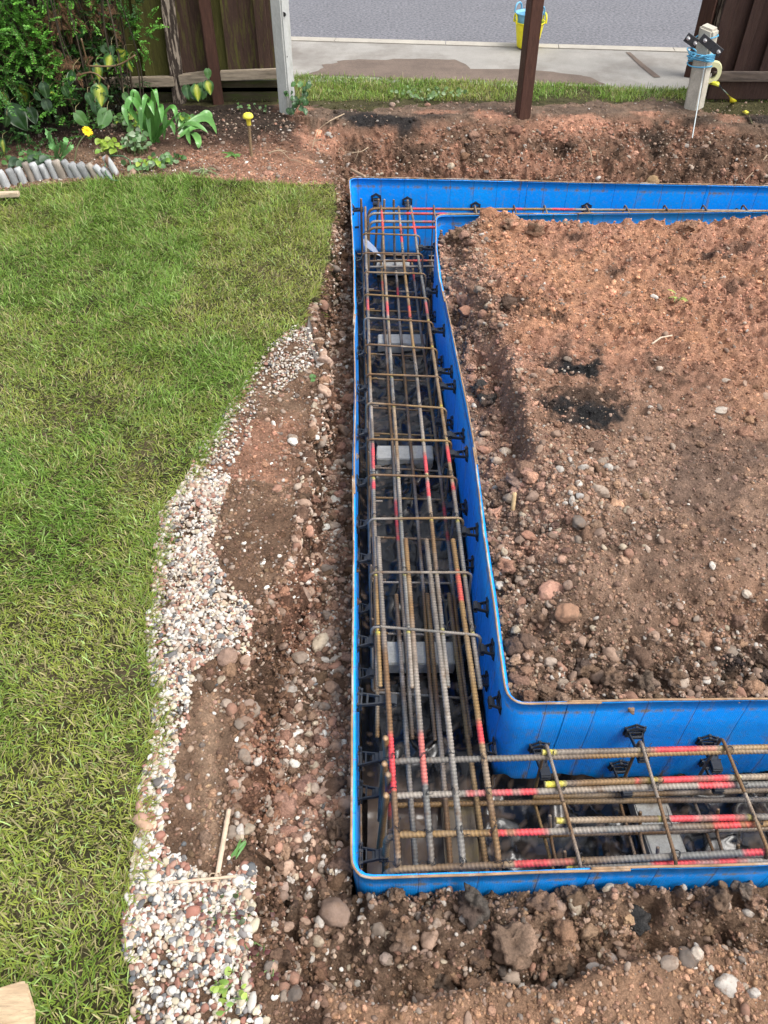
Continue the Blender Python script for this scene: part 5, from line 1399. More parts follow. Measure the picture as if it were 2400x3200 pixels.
# left fence
FY = 5.60
def board(name, x0, x1, z0, z1, y, th, m, parent, lean=0.0):
    bm = bmesh.new(); bmesh.ops.create_cube(bm, size=1)
    for v in bm.verts: v.co = Vector(((v.co.x + .5) * (x1 - x0) + x0 + lean * (v.co.z + .5), v.co.y * th + y + (.006 if v.co.x > 0 else -.004), (v.co.z + .5) * (z1 - z0) + z0))
    bmesh.ops.bevel(bm, geom=list(bm.edges), offset=.002, segments=1, affect='EDGES')
    me = bpy.data.meshes.new(name); bm.to_mesh(me); bm.free(); return obj(name, me, m, parent)
fence = thing("wooden_fence", "old fence panel of upright mossy brown boards behind the shrub and bed", "fence", (-1.6, FY, .15))
x = -2.9; k = 0
xe = WY(866, 200, FY)[0]
edges_px = [362, 385, 438, 462, 548, 600, 640, 672, 705, 750, 805, 835, 868]
xs = list(np.arange(-2.9, WY(362, 150, FY)[0] - .06, .115)) + [WY(e, 150, FY)[0] for e in edges_px]
zb_ = WY(600, 232, FY)[2]
for i in range(len(xs) - 1):
    m = M_mossb if (i in (len(xs) - 6, len(xs) - 11, len(xs) - 12, len(xs) - 10) or i < len(xs) - 13 and i % 2) else M_board
    board("board", xs[i] + .0015, xs[i + 1] + .012, zb_ - .02, TOP, FY + (.017 if i % 2 else -.003), .016, m, fence, random.uniform(-.004, .004))
def rail_seg(a, b, hgt, name, m, parent, th=.04):
    a, b = np.array(a), np.array(b); d_ = b - a
    bm = bmesh.new(); bmesh.ops.create_cube(bm, size=1)
    for v in bm.verts:
        p = a + d_ * (v.co.x + .5); v.co = Vector((p[0], p[1] + v.co.y * th, p[2] + v.co.z * hgt))
    bmesh.ops.bevel(bm, geom=list(bm.edges), offset=.004, segments=2, affect='EDGES')
    me = bpy.data.meshes.new(name); bm.to_mesh(me); bm.free(); return obj(name, me, m, parent)
ry_ = FY - .034
rail_seg(WY(-300, 275, ry_), WY(545, 253, ry_), .058, "bottom_rail", M_rail, fence)
rail_seg(WY(560, 250, ry_), WY(668, 235, ry_), .062, "bottom_rail", M_rail, fence)
rail_seg(WY(690, 236, ry_), WY(876, 229, ry_), .056, "bottom_rail", M_rail, fence)
for y0, hh in ((268, .07), (292, .09)):
    rail_seg(WY(-320, y0 + 6, FY + .02), WY(872, y0, FY + .02), hh, "gravel_board", M_grav, fence, .03)
# right fence
fence2 = thing("wooden_fence", "dark brown fence panel at the right, behind the concrete spur", "fence", (2.4, 5.62, .2))
FY2 = 5.62
xs = [WY(p, 120, FY2)[0] for p in (2232, 2262, 2318, 2345, 2400)] + [3.0, 3.12, 3.25, 3.38, 3.5]
for i in range(len(xs) - 1):
    board("board", xs[i] + .0015, xs[i + 1] + .014, WY(2300, 228, FY2)[2], TOP, FY2 + (.017 if i % 2 else -.004), .016, M_board2, fence2, .01)
rail_seg(WY(2225, 239, FY2 - .03), WY(2900, 239, FY2 - .03), .055, "bottom_rail", M_rail2 := wood_mat("grey_rail", (.11, .085, .07), (.05, .04, .035), .45, .65, str_=(1.1, 9, 9)), fence2)
rail_seg(WY(2212, 280, FY2 - .02), WY(2900, 278, FY2 - .02), .115, "gravel_board", M_board2, fence2, .03)
rail_seg(WY(2230, 318, FY2 + .01), WY(2900, 316, FY2 + .01), .05, "gravel_board", M_rail2, fence2, .03)
p = on(2152, 312)
single("wooden_post", prism(p + np.array([0, .06, -.1]), (p[0] - .01, p[1] + .07, TOP), .105, .09, .25, name="post"), M_bpost, "dark leaning fence post behind the concrete spur", "post", loc=tuple(p))
p2 = p + np.array([.085, .02, 0])
single("wooden_post", prism(p2 + np.array([0, .05, .0]), (p2[0] + .035, p2[1] + .06, TOP), .085, .06, .1, name="post"), M_wpost, "flaking weathered post rising just above the concrete spur", "post", loc=tuple(p2))
sp = on(2170, 336); spt = WY(2218, 82, sp[1] + .03)
single("concrete_spur", prism(sp + np.array([0, 0, -.08]), spt, .108, .10, .12, taper=.94, bevel=.013, name="spur", wob=.004, top_slope=.012), M_spur, "pale concrete spur post wrapped with blue string at the right", "post", loc=tuple(sp))
SY = sp[1] - .045
def plate(name, c, L, hgt, ang, label, tilt=0.0, th=.006):
    r_ = thing(name, label, "bracket", tuple(c))
    bm = bmesh.new(); bmesh.ops.create_cube(bm, size=1)
    bmesh.ops.scale(bm, vec=(L, th, hgt), verts=bm.verts)
    bmesh.ops.bevel(bm, geom=list(bm.edges), offset=.002, segments=1, affect='EDGES')
    bmesh.ops.rotate(bm, matrix=Matrix.Rotation(-ang, 3, 'Y'), verts=bm.verts); bmesh.ops.rotate(bm, matrix=Matrix.Rotation(tilt, 3, 'X'), verts=bm.verts)
    bmesh.ops.translate(bm, vec=c, verts=bm.verts)
    me = bpy.data.meshes.new("plate"); bm.to_mesh(me); bm.free(); obj("plate", me, M_black, r_)
    ux = np.array([math.cos(ang), 0, math.sin(ang)])
    for s in (-.32, .36):
        q = np.array(c) + ux * L * s
        nrm = np.array([0, -math.cos(tilt), -math.sin(tilt)])
        disc(q + nrm * .006, .012, nrm, .004, "bolt", M_zinc, r_, 6)
        V, Q, T, C = tube([q + nrm * .004, q + nrm * .028], .006, .008, 8, col=(.6, .6, .6)); obj("bolt_shank", np_mesh("bolt_shank", V, Q, T, C), M_zinc, r_)
    for i in range(3):
        q = np.array(c) + ux * L * (-.1 + .13 * i) + np.array([0, -th * .6, hgt * .28 * (-1) ** i])
        disc(q, .0035, (0, 1, 0), .0012, "screw_hole", M_hole, r_, 8)
    return r_
M_zinc = mat("zinc", base=(.62, .62, .62), rough=.4, metal=.7, namt=.1, bstr=0)
plate("fence_bracket", WY(2222, 142, SY - .03), .175, .050, -math.radians(31), "black bolted bracket plate strapped across the concrete spur")
plate("fence_bracket", WY(2160, 126, SY - .015), .085, .052, -math.radians(28), "black bracket plate sticking out left of the concrete spur")
gp_ = on(1859, 296, .0)
plate("fence_bracket", (gp_[0], gp_[1], gp_[2] + .052), .16, .05, 0.0, "black bracket plate standing on the verge grass", tilt=-.15)
M_rope = mat("blue_rope", base=(.10, .36, .56), rough=.7, nscale=200, namt=.3, bscale=350, bstr=.5, bdist=.002)
rope = thing("rope", "light blue nylon rope knotted round the concrete spur", "rope", tuple(WY(2200, 185, SY)))
def wrap(py, px0, px1, tilt, ph):
    cx = .5 * (px0 + px1); a = WY(px0, py - tilt, SY); b = WY(px1, py + tilt, SY); c = .5 * (a + b); h = .5 * (b - a)
    return [c + h * math.cos(t) + np.array([0, .055 - .062 * math.sin(t) - .0, .004 * math.sin(2 * t + ph)]) for t in np.linspace(0, 2 * math.pi, 40)]
acc = Acc()
for k, (py, tl) in enumerate([(172, 9), (178, 2), (184, -7), (189, 5), (180, -12), (122, -8), (210, 3)]):
    V, Q, T, C = tube(wrap(py, 2156 + (k % 3) * 4 + (18 if py < 130 else 0), 2232 + (k % 2) * 6 + (14 if py < 130 else 0), tl, k), .0042, .006, 6, col=(.1, .4, .6)); acc.add(V, Q, T)
obj("winding", acc.mesh("winding"), M_rope, rope)
acc = Acc()
kc = WY(2208, 180, SY - .035)
for k in range(7):
    a = k * .9
    V, Q, T, C = tube(fillet([kc + np.array([-.05 + .01 * k, .0, .012 * math.sin(a)]), kc + np.array([0, -.014, .018 * math.cos(a)]), kc + np.array([.05, .0, .014 * math.sin(a + 2)])], .03), .0045, .006, 6, col=(.1, .4, .6)); acc.add(V, Q, T)
obj("knot", acc.mesh("knot"), M_rope, rope)
acc = Acc()
for k, (x, y) in enumerate([(2165, 152), (2158, 168), (2155, 188)]):
    a = WY(2175, 170, SY - .02); b = WY(x, y, SY - .03)
    V, Q, T, C = tube(fillet([a, .5 * (a + b) + np.array([0, -.02, .012]), b], .03), .0042, .006, 6, col=(.1, .4, .6)); acc.add(V, Q, T)
obj("loose_end", acc.mesh("loose_end"), M_rope, rope)
M_line = mat("string_line", base=(.50, .55, .55), rough=.7, namt=.1, bstr=0)
e0 = WY(2201, 212, SY - .022); e1 = WY(2192, 262, SY - .022); e2 = on(2147, 526, .01)
V, Q, T, C = tube([e0, e1, e1 + (e2 - e1) * .5, e2], .0034, .02, 6, col=(.5, .5, .5))
single("string_line", np_mesh("string_line", V, Q, T, C), M_line, "taut pale builder's string running down from the concrete spur to the trench", "string", loc=tuple(e2))
# tape roll behind the spur
tr_c = WY(2226, 226, sp[1] + .045)
M_tape = mat("tape", base=(.62, .62, .36), rough=.45, nscale=30, namt=.1, bstr=0)
ring = []
R0, R1, wd = .064, .036, .022
acc = Acc(); ns = 40; prof = [(R0, -wd), (R0, wd), (R1, wd), (R1, -wd)]
V = []; 
for i in range(ns):
    a = 2 * math.pi * i / ns; 
    for r_, y in prof: V.append(tr_c + np.array([r_ * math.cos(a) * .92 + y * .35, y, r_ * math.sin(a)]))
idx = np.arange(ns * 4).reshape(ns, 4); nxt = np.roll(idx, -1, 0)
Q = np.concatenate([np.stack([idx[:, j], nxt[:, j], nxt[:, (j + 1) % 4], idx[:, (j + 1) % 4]], -1) for j in range(4)])
single("tape_roll", np_mesh("tape_roll", V, Q, smooth=False), M_tape, "pale yellow roll of tape hung behind the concrete spur", "tape")
def strip(name, pts, w, cols, label, cat, m):
    P = np.array(fillet(pts, .06)); n = len(P); V = []; C = []
    for i, p in enumerate(P):
        s = np.array([math.cos(i * .25) * w, math.sin(i * .25) * w * .5, w * .45]); V += [p - s, p + s, p - s + [0, .0015, 0], p + s + [0, .0015, 0]]
        C += [cols[min(len(cols) - 1, int(i / n * len(cols)))]] * 4
    i4 = np.arange(n * 4).reshape(n, 4)
    Q = np.concatenate([np.stack([i4[:-1, a], i4[:-1, b], i4[1:, b], i4[1:, a]], -1) for a, b in ((0, 1), (1, 3), (3, 2), (2, 0))])
    return single(name, np_mesh(name, np.array(V), Q, col=C), m, label, cat)
M_wt = mat("warning_tape", rough=.35, namt=.05, bstr=0, spec=.5)
strip("warning_tape", [WY(2222, 258, 5.40), WY(2245, 262, 5.36), WY(2265, 285, 5.33), WY(2290, 315, 5.30), on(2298, 328, .01)], .018, [(.72, .70, .05), (.03, .04, .04), (.03, .05, .03), (.78, .74, .02), (.78, .74, .02)], "crumpled yellow and black warning tape hanging by the tape roll", "tape", M_wt)
strip("warning_tape", [on(2325, 347, .02), on(2340, 356, .015), on(2350, 385, .008)], .012, [(.70, .64, .08), (.12, .12, .06)], "torn scrap of yellow tape on the dark soil at the right", "tape", M_wt)

# ------------------------------------------------------------------ buckets on the pavement by the kerb
def lathe(prof, n=40, elx=1.0):
    V = []
    for r, z in prof:
        for i in range(n): V.append((r * math.cos(2 * math.pi * i / n) * elx, r * math.sin(2 * math.pi * i / n), z))
    idx = np.arange(len(prof) * n).reshape(len(prof), n); nx_ = np.roll(idx, -1, 1)
    Q = np.stack([idx[:-1], nx_[:-1], nx_[1:], idx[1:]], -1).reshape(-1, 4)
    return np.array(V), Q
def bucket(c, rb, rt, hgt, col, label, hang):
    t = thing("bucket", label, "bucket", tuple(c))
    m = mat("bucket_plastic", base=col, rough=.5, nscale=12, namt=.1, nscale2=70, namt2=.12, bstr=.05, bscale=60, bdist=.003, tint=(.45, .42, .36), tscale=9, tlo=.6, thi=.85)
    pr = [(0.0, 0.004), (rb * .9, .004), (rb, .012)] + [(rb + (rt - rb) * k / 8, .012 + (hgt - .012) * k / 8) for k in range(1, 9)] + [(rt + .006, hgt + .002), (rt + .006, hgt - .008), (rt - .002, hgt - .004), (rt - .006, hgt - .02), (rb - .004, .02), (0, .02)]
    V, Q = lathe(pr); obj("tub", np_mesh("tub", V + c, Q), m, t)
    for s in (0, math.pi):
        a = hang + s; u = np.array([math.cos(a), math.sin(a), 0]); w_ = np.array([-math.sin(a), math.cos(a), 0])
        pts = [c + u * (rt + .004) + w_ * x_ + np.array([0, 0, hgt + z_]) for x_, z_ in ((-.045, -.01), (-.04, .03), (-.02, .05), (.02, .05), (.04, .03), (.045, -.01))]
        V, Q, T, C = tube(fillet(pts, .02), .007, .006, 8, col=col); obj("handle", np_mesh("handle", V, Q, T), m, t)
    return t
bc = on(1655, 150); bc[2] = .119
bc = W(1647, 149, .119)
bucket(bc, .084, .114, .185, (.80, .70, .02), "yellow builder's bucket holding a blue bucket, by the kerb", .1)
bucket(bc + np.array([-.012, .0, .07]), .084, .104, .175, (.16, .40, .58), "light blue bucket nested in the yellow bucket by the kerb", 2.4)

# ------------------------------------------------------------------ stake with a yellow cap
sk = on(784, 488)
stake = thing("rebar_stake", "short rusty steel stake topped with a yellow mushroom cap in the bed", "stake", tuple(sk))
ctop = WY(776, 372, sk[1] - .005)
bar("stake_bar", [sk + np.array([0, 0, -.1]), ctop], .0075, stake, (), .2, 5.5, rib=.2, step=.003, col=(.30, .21, .12))
M_cap = mat("yellow_cap", base=(.80, .72, .08), rough=.45, namt=.08, bstr=0)
V, Q = lathe([(0, .034), (.012, .033), (.024, .028), (.030, .018), (.0305, .010), (.026, .006), (.014, .005), (.0125, -.03), (.0115, -.033), (0, -.033)], 28)
obj("cap", np_mesh("cap", V + ctop, Q), M_cap, stake)

# ------------------------------------------------------------------ log roll edging
M_log = mat("weathered_log", rough=.8, nscale=20, namt=.2, nscale2=80, namt2=.2, bscale=40, bstr=.5, bdist=.005, stretch=(8, 8, 1))
lp = [(-120, 612), (-60, 600), (0, 588), (60, 574), (130, 560), (200, 554), (270, 553), (330, 556), (372, 558), (402, 556)]
LP = np.array([on(x, y) for x, y in lp]); Ls = np.concatenate([[0], np.cumsum(np.linalg.norm(np.diff(LP, axis=0), axis=1))])
roll = thing("log_edging", "curved edging of short weathered grey log stakes round the flower bed", "edging", tuple(LP[5]))
s = .02; k = 0
while s < Ls[-1] - .01:
    r = random.uniform(.019, .026)
    p = np.array([np.interp(s, Ls, LP[:, j]) for j in range(3)])
    last = s > Ls[-1] - .05
    hgt = random.uniform(.075, .102) - .02 * sstep(Ls[-1] - .5, Ls[-1], s); lean = np.array([-.02 - .035 * sstep(Ls[-1] - .5, Ls[-1], s), random.uniform(-.004, .004), 0])
    if last: lean = np.array([-.065, .01, 0]); hgt = .12
    V, Q, T, C = tube([p + np.array([0, 0, -.04]), p + lean * .6 + np.array([0, 0, hgt * .6]), p + lean + np.array([0, 0, hgt - .004]), p + lean * 1.02 + np.array([0, 0, hgt])], r, .012, 12, col=(.33, .335, .335) if k % 4 else (.27, .23, .19), seed=k * 1.0, radf=lambda q: np.where(q > .97, .86, 1.0))
    C = C * random.uniform(.7, 1.1) * (1 + .6 * fbm(V[:, 2] * 9 + k * 5, V[:, 0] * 60, 3)[:, None])
    if last: C = lerp(C, np.array([.16, .09, .06]), sstep(.0, .25, fbm(V[:, 2] * 20, V[:, 0] * 40, 3)))
    obj("stake", np_mesh("stake", V, Q, T, C), M_log, roll); s += 2 * r + .002; k += 1
# offcut and broom head
oc = on(0, 618, .012)
single("wood_offcut", prism(oc + np.array([-.22, -.012, .012]), oc + np.array([.105, .012, .016]), .038, .024, .0, name="offcut", wob=.0005), wood_mat("pale_offcut", (.52, .42, .30), (.34, .26, .17), .5, .7, str_=(1.1, 9, 9)), "pale sawn offcut of wood lying on the lawn below the log edging", "wood offcut")
M_broom = wood_mat("broom_wood", (.47, .35, .22), (.36, .25, .15), .5, .7, rough=.6, str_=(1.1, 9, 9))
bz = h1(-.75, .42)
pa = W(96, 3070, bz + .075); pb = W(125, 3205, bz + .06)
broom = thing("broom_head", "bare wooden broom head with brown bristles lying on the near lawn", "broom", (float(pa[0]) - .1, float(pa[1]) - .05, bz))
bm = bmesh.new()
e_a = W(88, 3052, bz + .085); e_b = W(112, 3120, bz + .085); e_c = W(118, 3200, bz + .06); 
wv = np.array([-.30, -.085, .0])
prf = [W(85, 3052, bz + .088), W(114, 3155, bz + .080), W(119, 3225, bz + .05), W(100, 3260, bz + .03), W(60, 3160, bz + .03)]
va = [bm.verts.new(p) for p in prf]; vb = [bm.verts.new(p + wv) for p in prf]
n_ = len(prf)
bm.faces.new(va); bm.faces.new(vb[::-1])
for i in range(n_): bm.faces.new((va[i], vb[i], vb[(i + 1) % n_], va[(i + 1) % n_]))
bmesh.ops.recalc_face_normals(bm, faces=bm.faces)
bmesh.ops.bevel(bm, geom=list(bm.edges), offset=.006, segments=3, affect='EDGES')
me = bpy.data.meshes.new("block"); bm.to_mesh(me); bm.free(); obj("block", me, M_broom, broom)
acc = Acc()
for k in range(420):
    a = prf[2] + (prf[3] - prf[2]) * random.random() + wv * random.uniform(0, .9) * random.random() + np.array([-.008, 0, -.012])
    d_ = np.array([random.uniform(.02, .10), random.uniform(-.055, .02), 0])
    b = a + d_; b[2] = bz + random.uniform(.002, .02)
    V, Q, T, C = tube(fillet([a, a + d_ * .5 + np.array([0, 0, -.012]), b], .05), .0008, .02, 4, col=np.array((.36, .23, .11)) * random.uniform(.5, 1.3)); acc.add(V, Q, T, C)
obj("bristles", acc.mesh("bristles"), M_wood, broom)

# ------------------------------------------------------------------ plants
def unit(a): return a / (np.linalg.norm(a, axis=-1, keepdims=True) + 1e-9)
def small_leaves(P, D, U, ln, wd, cols):
    """oval leaves folded along the midrib: P base, D direction, U upper side"""
    n = len(P); Sd = unit(np.cross(D, U)); U = np.cross(Sd, D)
    V = np.zeros((n, 5, 3))
    V[:, 0] = P; V[:, 1] = P + D * (ln * .5)[:, None] - Sd * (wd * .5)[:, None] + U * (wd * .12)[:, None]
    V[:, 2] = P + D * (ln * .5)[:, None] - U * (wd * .05)[:, None]
    V[:, 3] = P + D * (ln * .5)[:, None] + Sd * (wd * .5)[:, None] + U * (wd * .12)[:, None]; V[:, 4] = P + D * ln[:, None] - U * (ln * .10)[:, None]
    o = (np.arange(n) * 5)[:, None]
    T = np.concatenate([o + np.array([[a]]) for a in ([0, 2, 1], [0, 3, 2], [1, 2, 4], [2, 3, 4])], 0).reshape(-1, 3)
    return V.reshape(-1, 3), T, np.repeat(cols, 5, 0)
prng = np.random.default_rng(5)
def foliage(masses, per_area, leaf, asp, rng):
    """sprays of small leaves filling lumpy masses (centre, radius, colour)"""
    acc = Acc(); tw = Acc()
    for c, r, col in masses:
        ns = max(4, int(per_area * r * r * 100))
        for _ in range(ns):
            d = rng.normal(size=3); d /= np.linalg.norm(d)
            rad = r * rng.uniform(.25, 1.0)
            p = np.array(c) + d * rad * [1, .8, .9]
            g = unit(d * .8 + np.array([0, -.35, .25]) + rng.normal(0, .35, 3))
            L = r * rng.uniform(.35, .7) + .03; m = int(L / .008) + 3
            t = np.linspace(.05, 1, m)
            side = unit(np.cross(g, [0, 0, 1]) + 1e-3)
            curve = p + g * (t * L)[:, None] + np.array([0, 0, -.25]) * (t ** 2 * L)[:, None] * .4
            up_ = unit(np.array([0, 0, 1.0]) + rng.normal(0, .25, 3))
            P2 = np.repeat(curve, 2, 0); sg = np.tile([1, -1], m)
            D2 = unit(side * sg[:, None] * .9 + g * .55 + rng.normal(0, .28, (2 * m, 3)))
            U2 = unit(up_ + rng.normal(0, .3, (2 * m, 3)))
            tone = rng.uniform(.65, 1.25); cc = np.array(col) * tone * rng.uniform(.75, 1.3, (2 * m, 1))
            cc[-4:] *= [1.25, 1.2, 1.0]
            l_ = leaf * rng.uniform(.7, 1.25, 2 * m)
            V, T, C = small_leaves(P2, D2, U2, l_, l_ * asp, cc); acc.add(V, T=T, C=C)
            if rng.random() < .35:
                V, Q, T, C = tube(curve, .0016, .03, 4, col=(.12, .08, .05)); tw.add(V, Q, T, C)
    return acc, tw
def m_(px, py, Y, r, c): return (WY(px, py, Y), r, c)
LIT = (.125, .33, .045); MID = (.065, .19, .032); DIM = (.035, .10, .022)  # one leaf green with light and shade painted in, chosen per mass
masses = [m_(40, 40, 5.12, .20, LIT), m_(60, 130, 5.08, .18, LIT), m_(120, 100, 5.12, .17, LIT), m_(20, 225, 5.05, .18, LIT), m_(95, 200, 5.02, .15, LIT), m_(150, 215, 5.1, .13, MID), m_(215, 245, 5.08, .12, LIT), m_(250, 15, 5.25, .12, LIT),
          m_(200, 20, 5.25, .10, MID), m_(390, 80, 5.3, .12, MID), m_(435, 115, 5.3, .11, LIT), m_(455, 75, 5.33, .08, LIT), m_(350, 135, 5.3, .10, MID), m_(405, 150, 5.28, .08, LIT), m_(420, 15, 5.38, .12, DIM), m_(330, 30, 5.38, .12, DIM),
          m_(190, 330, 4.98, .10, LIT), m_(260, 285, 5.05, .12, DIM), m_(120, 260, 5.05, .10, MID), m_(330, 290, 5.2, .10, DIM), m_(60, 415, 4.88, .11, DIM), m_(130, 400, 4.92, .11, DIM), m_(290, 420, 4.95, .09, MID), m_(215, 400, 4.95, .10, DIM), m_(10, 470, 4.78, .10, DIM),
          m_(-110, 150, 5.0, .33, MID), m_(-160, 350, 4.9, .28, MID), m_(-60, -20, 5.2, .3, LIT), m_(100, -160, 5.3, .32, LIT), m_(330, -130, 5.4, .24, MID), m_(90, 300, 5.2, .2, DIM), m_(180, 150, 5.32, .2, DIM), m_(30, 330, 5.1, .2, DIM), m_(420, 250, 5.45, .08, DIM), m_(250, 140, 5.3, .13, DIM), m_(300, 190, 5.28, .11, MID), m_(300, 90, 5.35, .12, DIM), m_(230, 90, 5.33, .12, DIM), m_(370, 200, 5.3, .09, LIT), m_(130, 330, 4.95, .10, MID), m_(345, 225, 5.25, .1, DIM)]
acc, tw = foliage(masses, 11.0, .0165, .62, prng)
# leaves in the depth of the shrub, shade put into their dark colour
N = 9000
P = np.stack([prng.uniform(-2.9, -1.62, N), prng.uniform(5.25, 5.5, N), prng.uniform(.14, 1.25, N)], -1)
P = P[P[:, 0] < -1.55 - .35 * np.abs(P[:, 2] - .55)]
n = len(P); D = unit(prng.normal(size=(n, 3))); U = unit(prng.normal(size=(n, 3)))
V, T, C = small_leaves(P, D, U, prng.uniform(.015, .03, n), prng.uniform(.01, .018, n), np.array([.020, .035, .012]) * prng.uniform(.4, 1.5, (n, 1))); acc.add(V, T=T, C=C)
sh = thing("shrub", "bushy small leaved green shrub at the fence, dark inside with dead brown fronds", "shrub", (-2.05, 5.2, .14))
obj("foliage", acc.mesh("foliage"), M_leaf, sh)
for k in range(75):
    x = prng.uniform(-2.7, -1.5); a = np.array([x * .8 - .35, prng.uniform(5.15, 5.45), .1]); b = np.array([x, prng.uniform(5.0, 5.45), prng.uniform(.5, 1.3)])
    V, Q, T, C = tube(fillet([a, .5 * (a + b) + prng.normal(0, .06, 3), b], .3), prng.uniform(.003, .009), .03, 5, col=np.array((.06, .045, .03)) * prng.uniform(.5, 1.3), wob=.03, seed=k * 2.0, radf=lambda s: 1 - .6 * s); tw.add(V, Q, T, C)
obj("branches", tw.mesh("branches"), M_wood, sh)
acc = Acc()
for (px, py, Y) in [(150, 40, 5.2), (175, 60, 5.18), (180, 25, 5.2), (140, 80, 5.2), (160, 155, 5.15), (190, 180, 5.1), (200, 185, 5.1), (345, 10, 5.3), (210, 80, 5.2), (120, 60, 5.22), (230, 40, 5.25), (270, 50, 5.28), (100, 90, 5.2), (255, 205, 5.1), (330, 60, 5.32), (300, 25, 5.3)]:
    for q in range(3):
        b0 = WY(px, py, Y) + prng.normal(0, .03, 3); g = unit(np.array([prng.normal(0, .6), -.3, prng.normal(-.4, .5)])); L = prng.uniform(.08, .16); m = 16
        t = np.linspace(0, 1, m); cv = b0 + g * (t * L)[:, None]; sd = unit(np.cross(g, [0, -1, .2]))
        P2 = np.repeat(cv, 2, 0); D2 = unit(sd * np.tile([1, -1], m)[:, None] + g * .8 + prng.normal(0, .1, (2 * m, 3)))
        V, T, C = small_leaves(P2, D2, np.tile([0, -1.0, .3], (2 * m, 1)), np.repeat((1.1 - t) * .035, 2), np.full(2 * m, .006), np.array((.17, .09, .045)) * prng.uniform(.4, 1.2, (2 * m, 1))); acc.add(V, T=T, C=C)
obj("dead_fronds", acc.mesh("dead_fronds"), M_wood, sh)

def merge(a, b):
    """stems grow in one piece with their leaves"""
    if b.n: a.add(np.concatenate(b.V), np.concatenate(b.Q) if b.Q else None, np.concatenate(b.T) if b.T else None, np.concatenate(b.C))
def big_leaf(acc, p, D, U, L, Wd, kind, rng, heart=True):
    """broad ivy leaf as a cupped grid with veins in its colour"""
    D = unit(np.array(D, float)); Sd = unit(np.cross(D, U)); U = np.cross(Sd, D)
    nu, nv = 11, 11
    u = np.linspace(0, 1, nu); v = np.linspace(-1, 1, nv)
    prof = np.interp(u, [0, .06, .2, .35, .6, .85, 1], [.25, .55, .92, 1, .80, .36, .0] if heart else [.1, .3, .7, .95, .85, .45, 0]) * Wd * .5
    UU, VV = np.meshgrid(u, v, indexing='ij')
    cup = rng.uniform(.05, .3); bend = rng.uniform(.1, .4); wav = .03 * np.sin(UU * 9 + rng.uniform(0, 6)) * np.abs(VV)
    X = VV * prof[:, None]; Y = (UU - (.10 * (1 - np.abs(VV)) * 0 + .0)) * L - (np.abs(VV) ** 1.5 * (UU < .3) * .10 * L * (1 - UU / .3))
    Z = -bend * L * UU ** 2 * .6 + cup * np.abs(X) * .8 * (1 - .4 * UU) + wav * L - .02 * L * (np.abs(VV) < .12)
    V = p + X[..., None] * Sd + Y[..., None] * D + Z[..., None] * U
    vein = np.minimum(np.abs(VV), np.abs(((UU - np.abs(VV) * .45) * 4.5) % 1 - .5) * .8 + .25 * np.abs(VV))
    g = np.array([.030, .085, .022]) * rng.uniform(.7, 1.3); 
    if kind == 'y':
        cen = np.clip(1.25 - np.abs(VV) * 1.7 - .4 * np.abs(UU - .5) + .4 * fbm(UU * 4 + rng.uniform(0, 50), VV * 3, 3), 0, 1)
        C = lerp(np.zeros(UU.shape + (3,)) + np.array([.045, .13, .03]), np.array([.46, .52, .05]), cen)
        C = lerp(C, np.array([.62, .62, .16]), (vein < .07) * .7)
    elif kind == 'm':
        C = lerp(np.zeros(UU.shape + (3,)) + g * .9, np.array([.42, .47, .36]), np.clip((np.abs(VV) - .82) * 5 + .5 * fbm(UU * 5, VV * 4, 2), 0, 1) * (UU > .3)); C = lerp(C, np.array([.10, .17, .10]), (vein < .06) * .6)
    else:
        C = np.zeros(UU.shape + (3,)) + (g if kind == 'd' else np.array([.075, .17, .045])); C = lerp(C, np.array([.14, .24, .10]), (vein < .06) * .6)
    i = np.arange(nu * nv).reshape(nu, nv)
    Q = np.stack([i[:-1, :-1], i[:-1, 1:], i[1:, 1:], i[1:, :-1]], -1).reshape(-1, 4)
    acc.add(V.reshape(-1, 3), Q, C=C.reshape(-1, 3))
IVY = [(39, 352, 80, 'm', 5), (97, 350, 50, 'm', 20), (75, 275, 74, 'y', 0), (9, 300, 44, 'y', -10), (143, 322, 42, 'd', 15), (138, 272, 48, 'd', 0), (304, 214, 52, 'y', 5), (313, 282, 62, 'y', 0), (348, 185, 44, 'y', -25), (392, 172, 52, 'y', -40), (366, 168, 28, 'y', 80),
       (322, 148, 36, 'g', 30), (329, 195, 32, 'd', -10), (232, 236, 42, 'm', -20), (270, 214, 30, 'd', 0), (268, 105, 42, 'd', -50), (403, 203, 30, 'y', -10), (240, 366, 54, 'g', 10), (340, 362, 66, 'g', -25), (276, 302, 40, 'd', 10), (12, 448, 44, 'y', 10), (28, 470, 34, 'd', -10),
       (157, 296, 28, 'y', 80), (160, -6, 44, 'd', -30), (300, 332, 40, 'd', 0), (388, 300, 32, 'g', 20), (372, 185, 26, 'y', -15), (350, 150, 26, 'd', 0), (300, 262, 22, 'y', 0), (55, 240, 40, 'd', 30), (25, 372, 40, 'd', -20), (200, 280, 36, 'd', -10), (110, 300, 30, 'd', 40), (-40, 330, 60, 'd', 0), (-60, 260, 60, 'y', 0)]
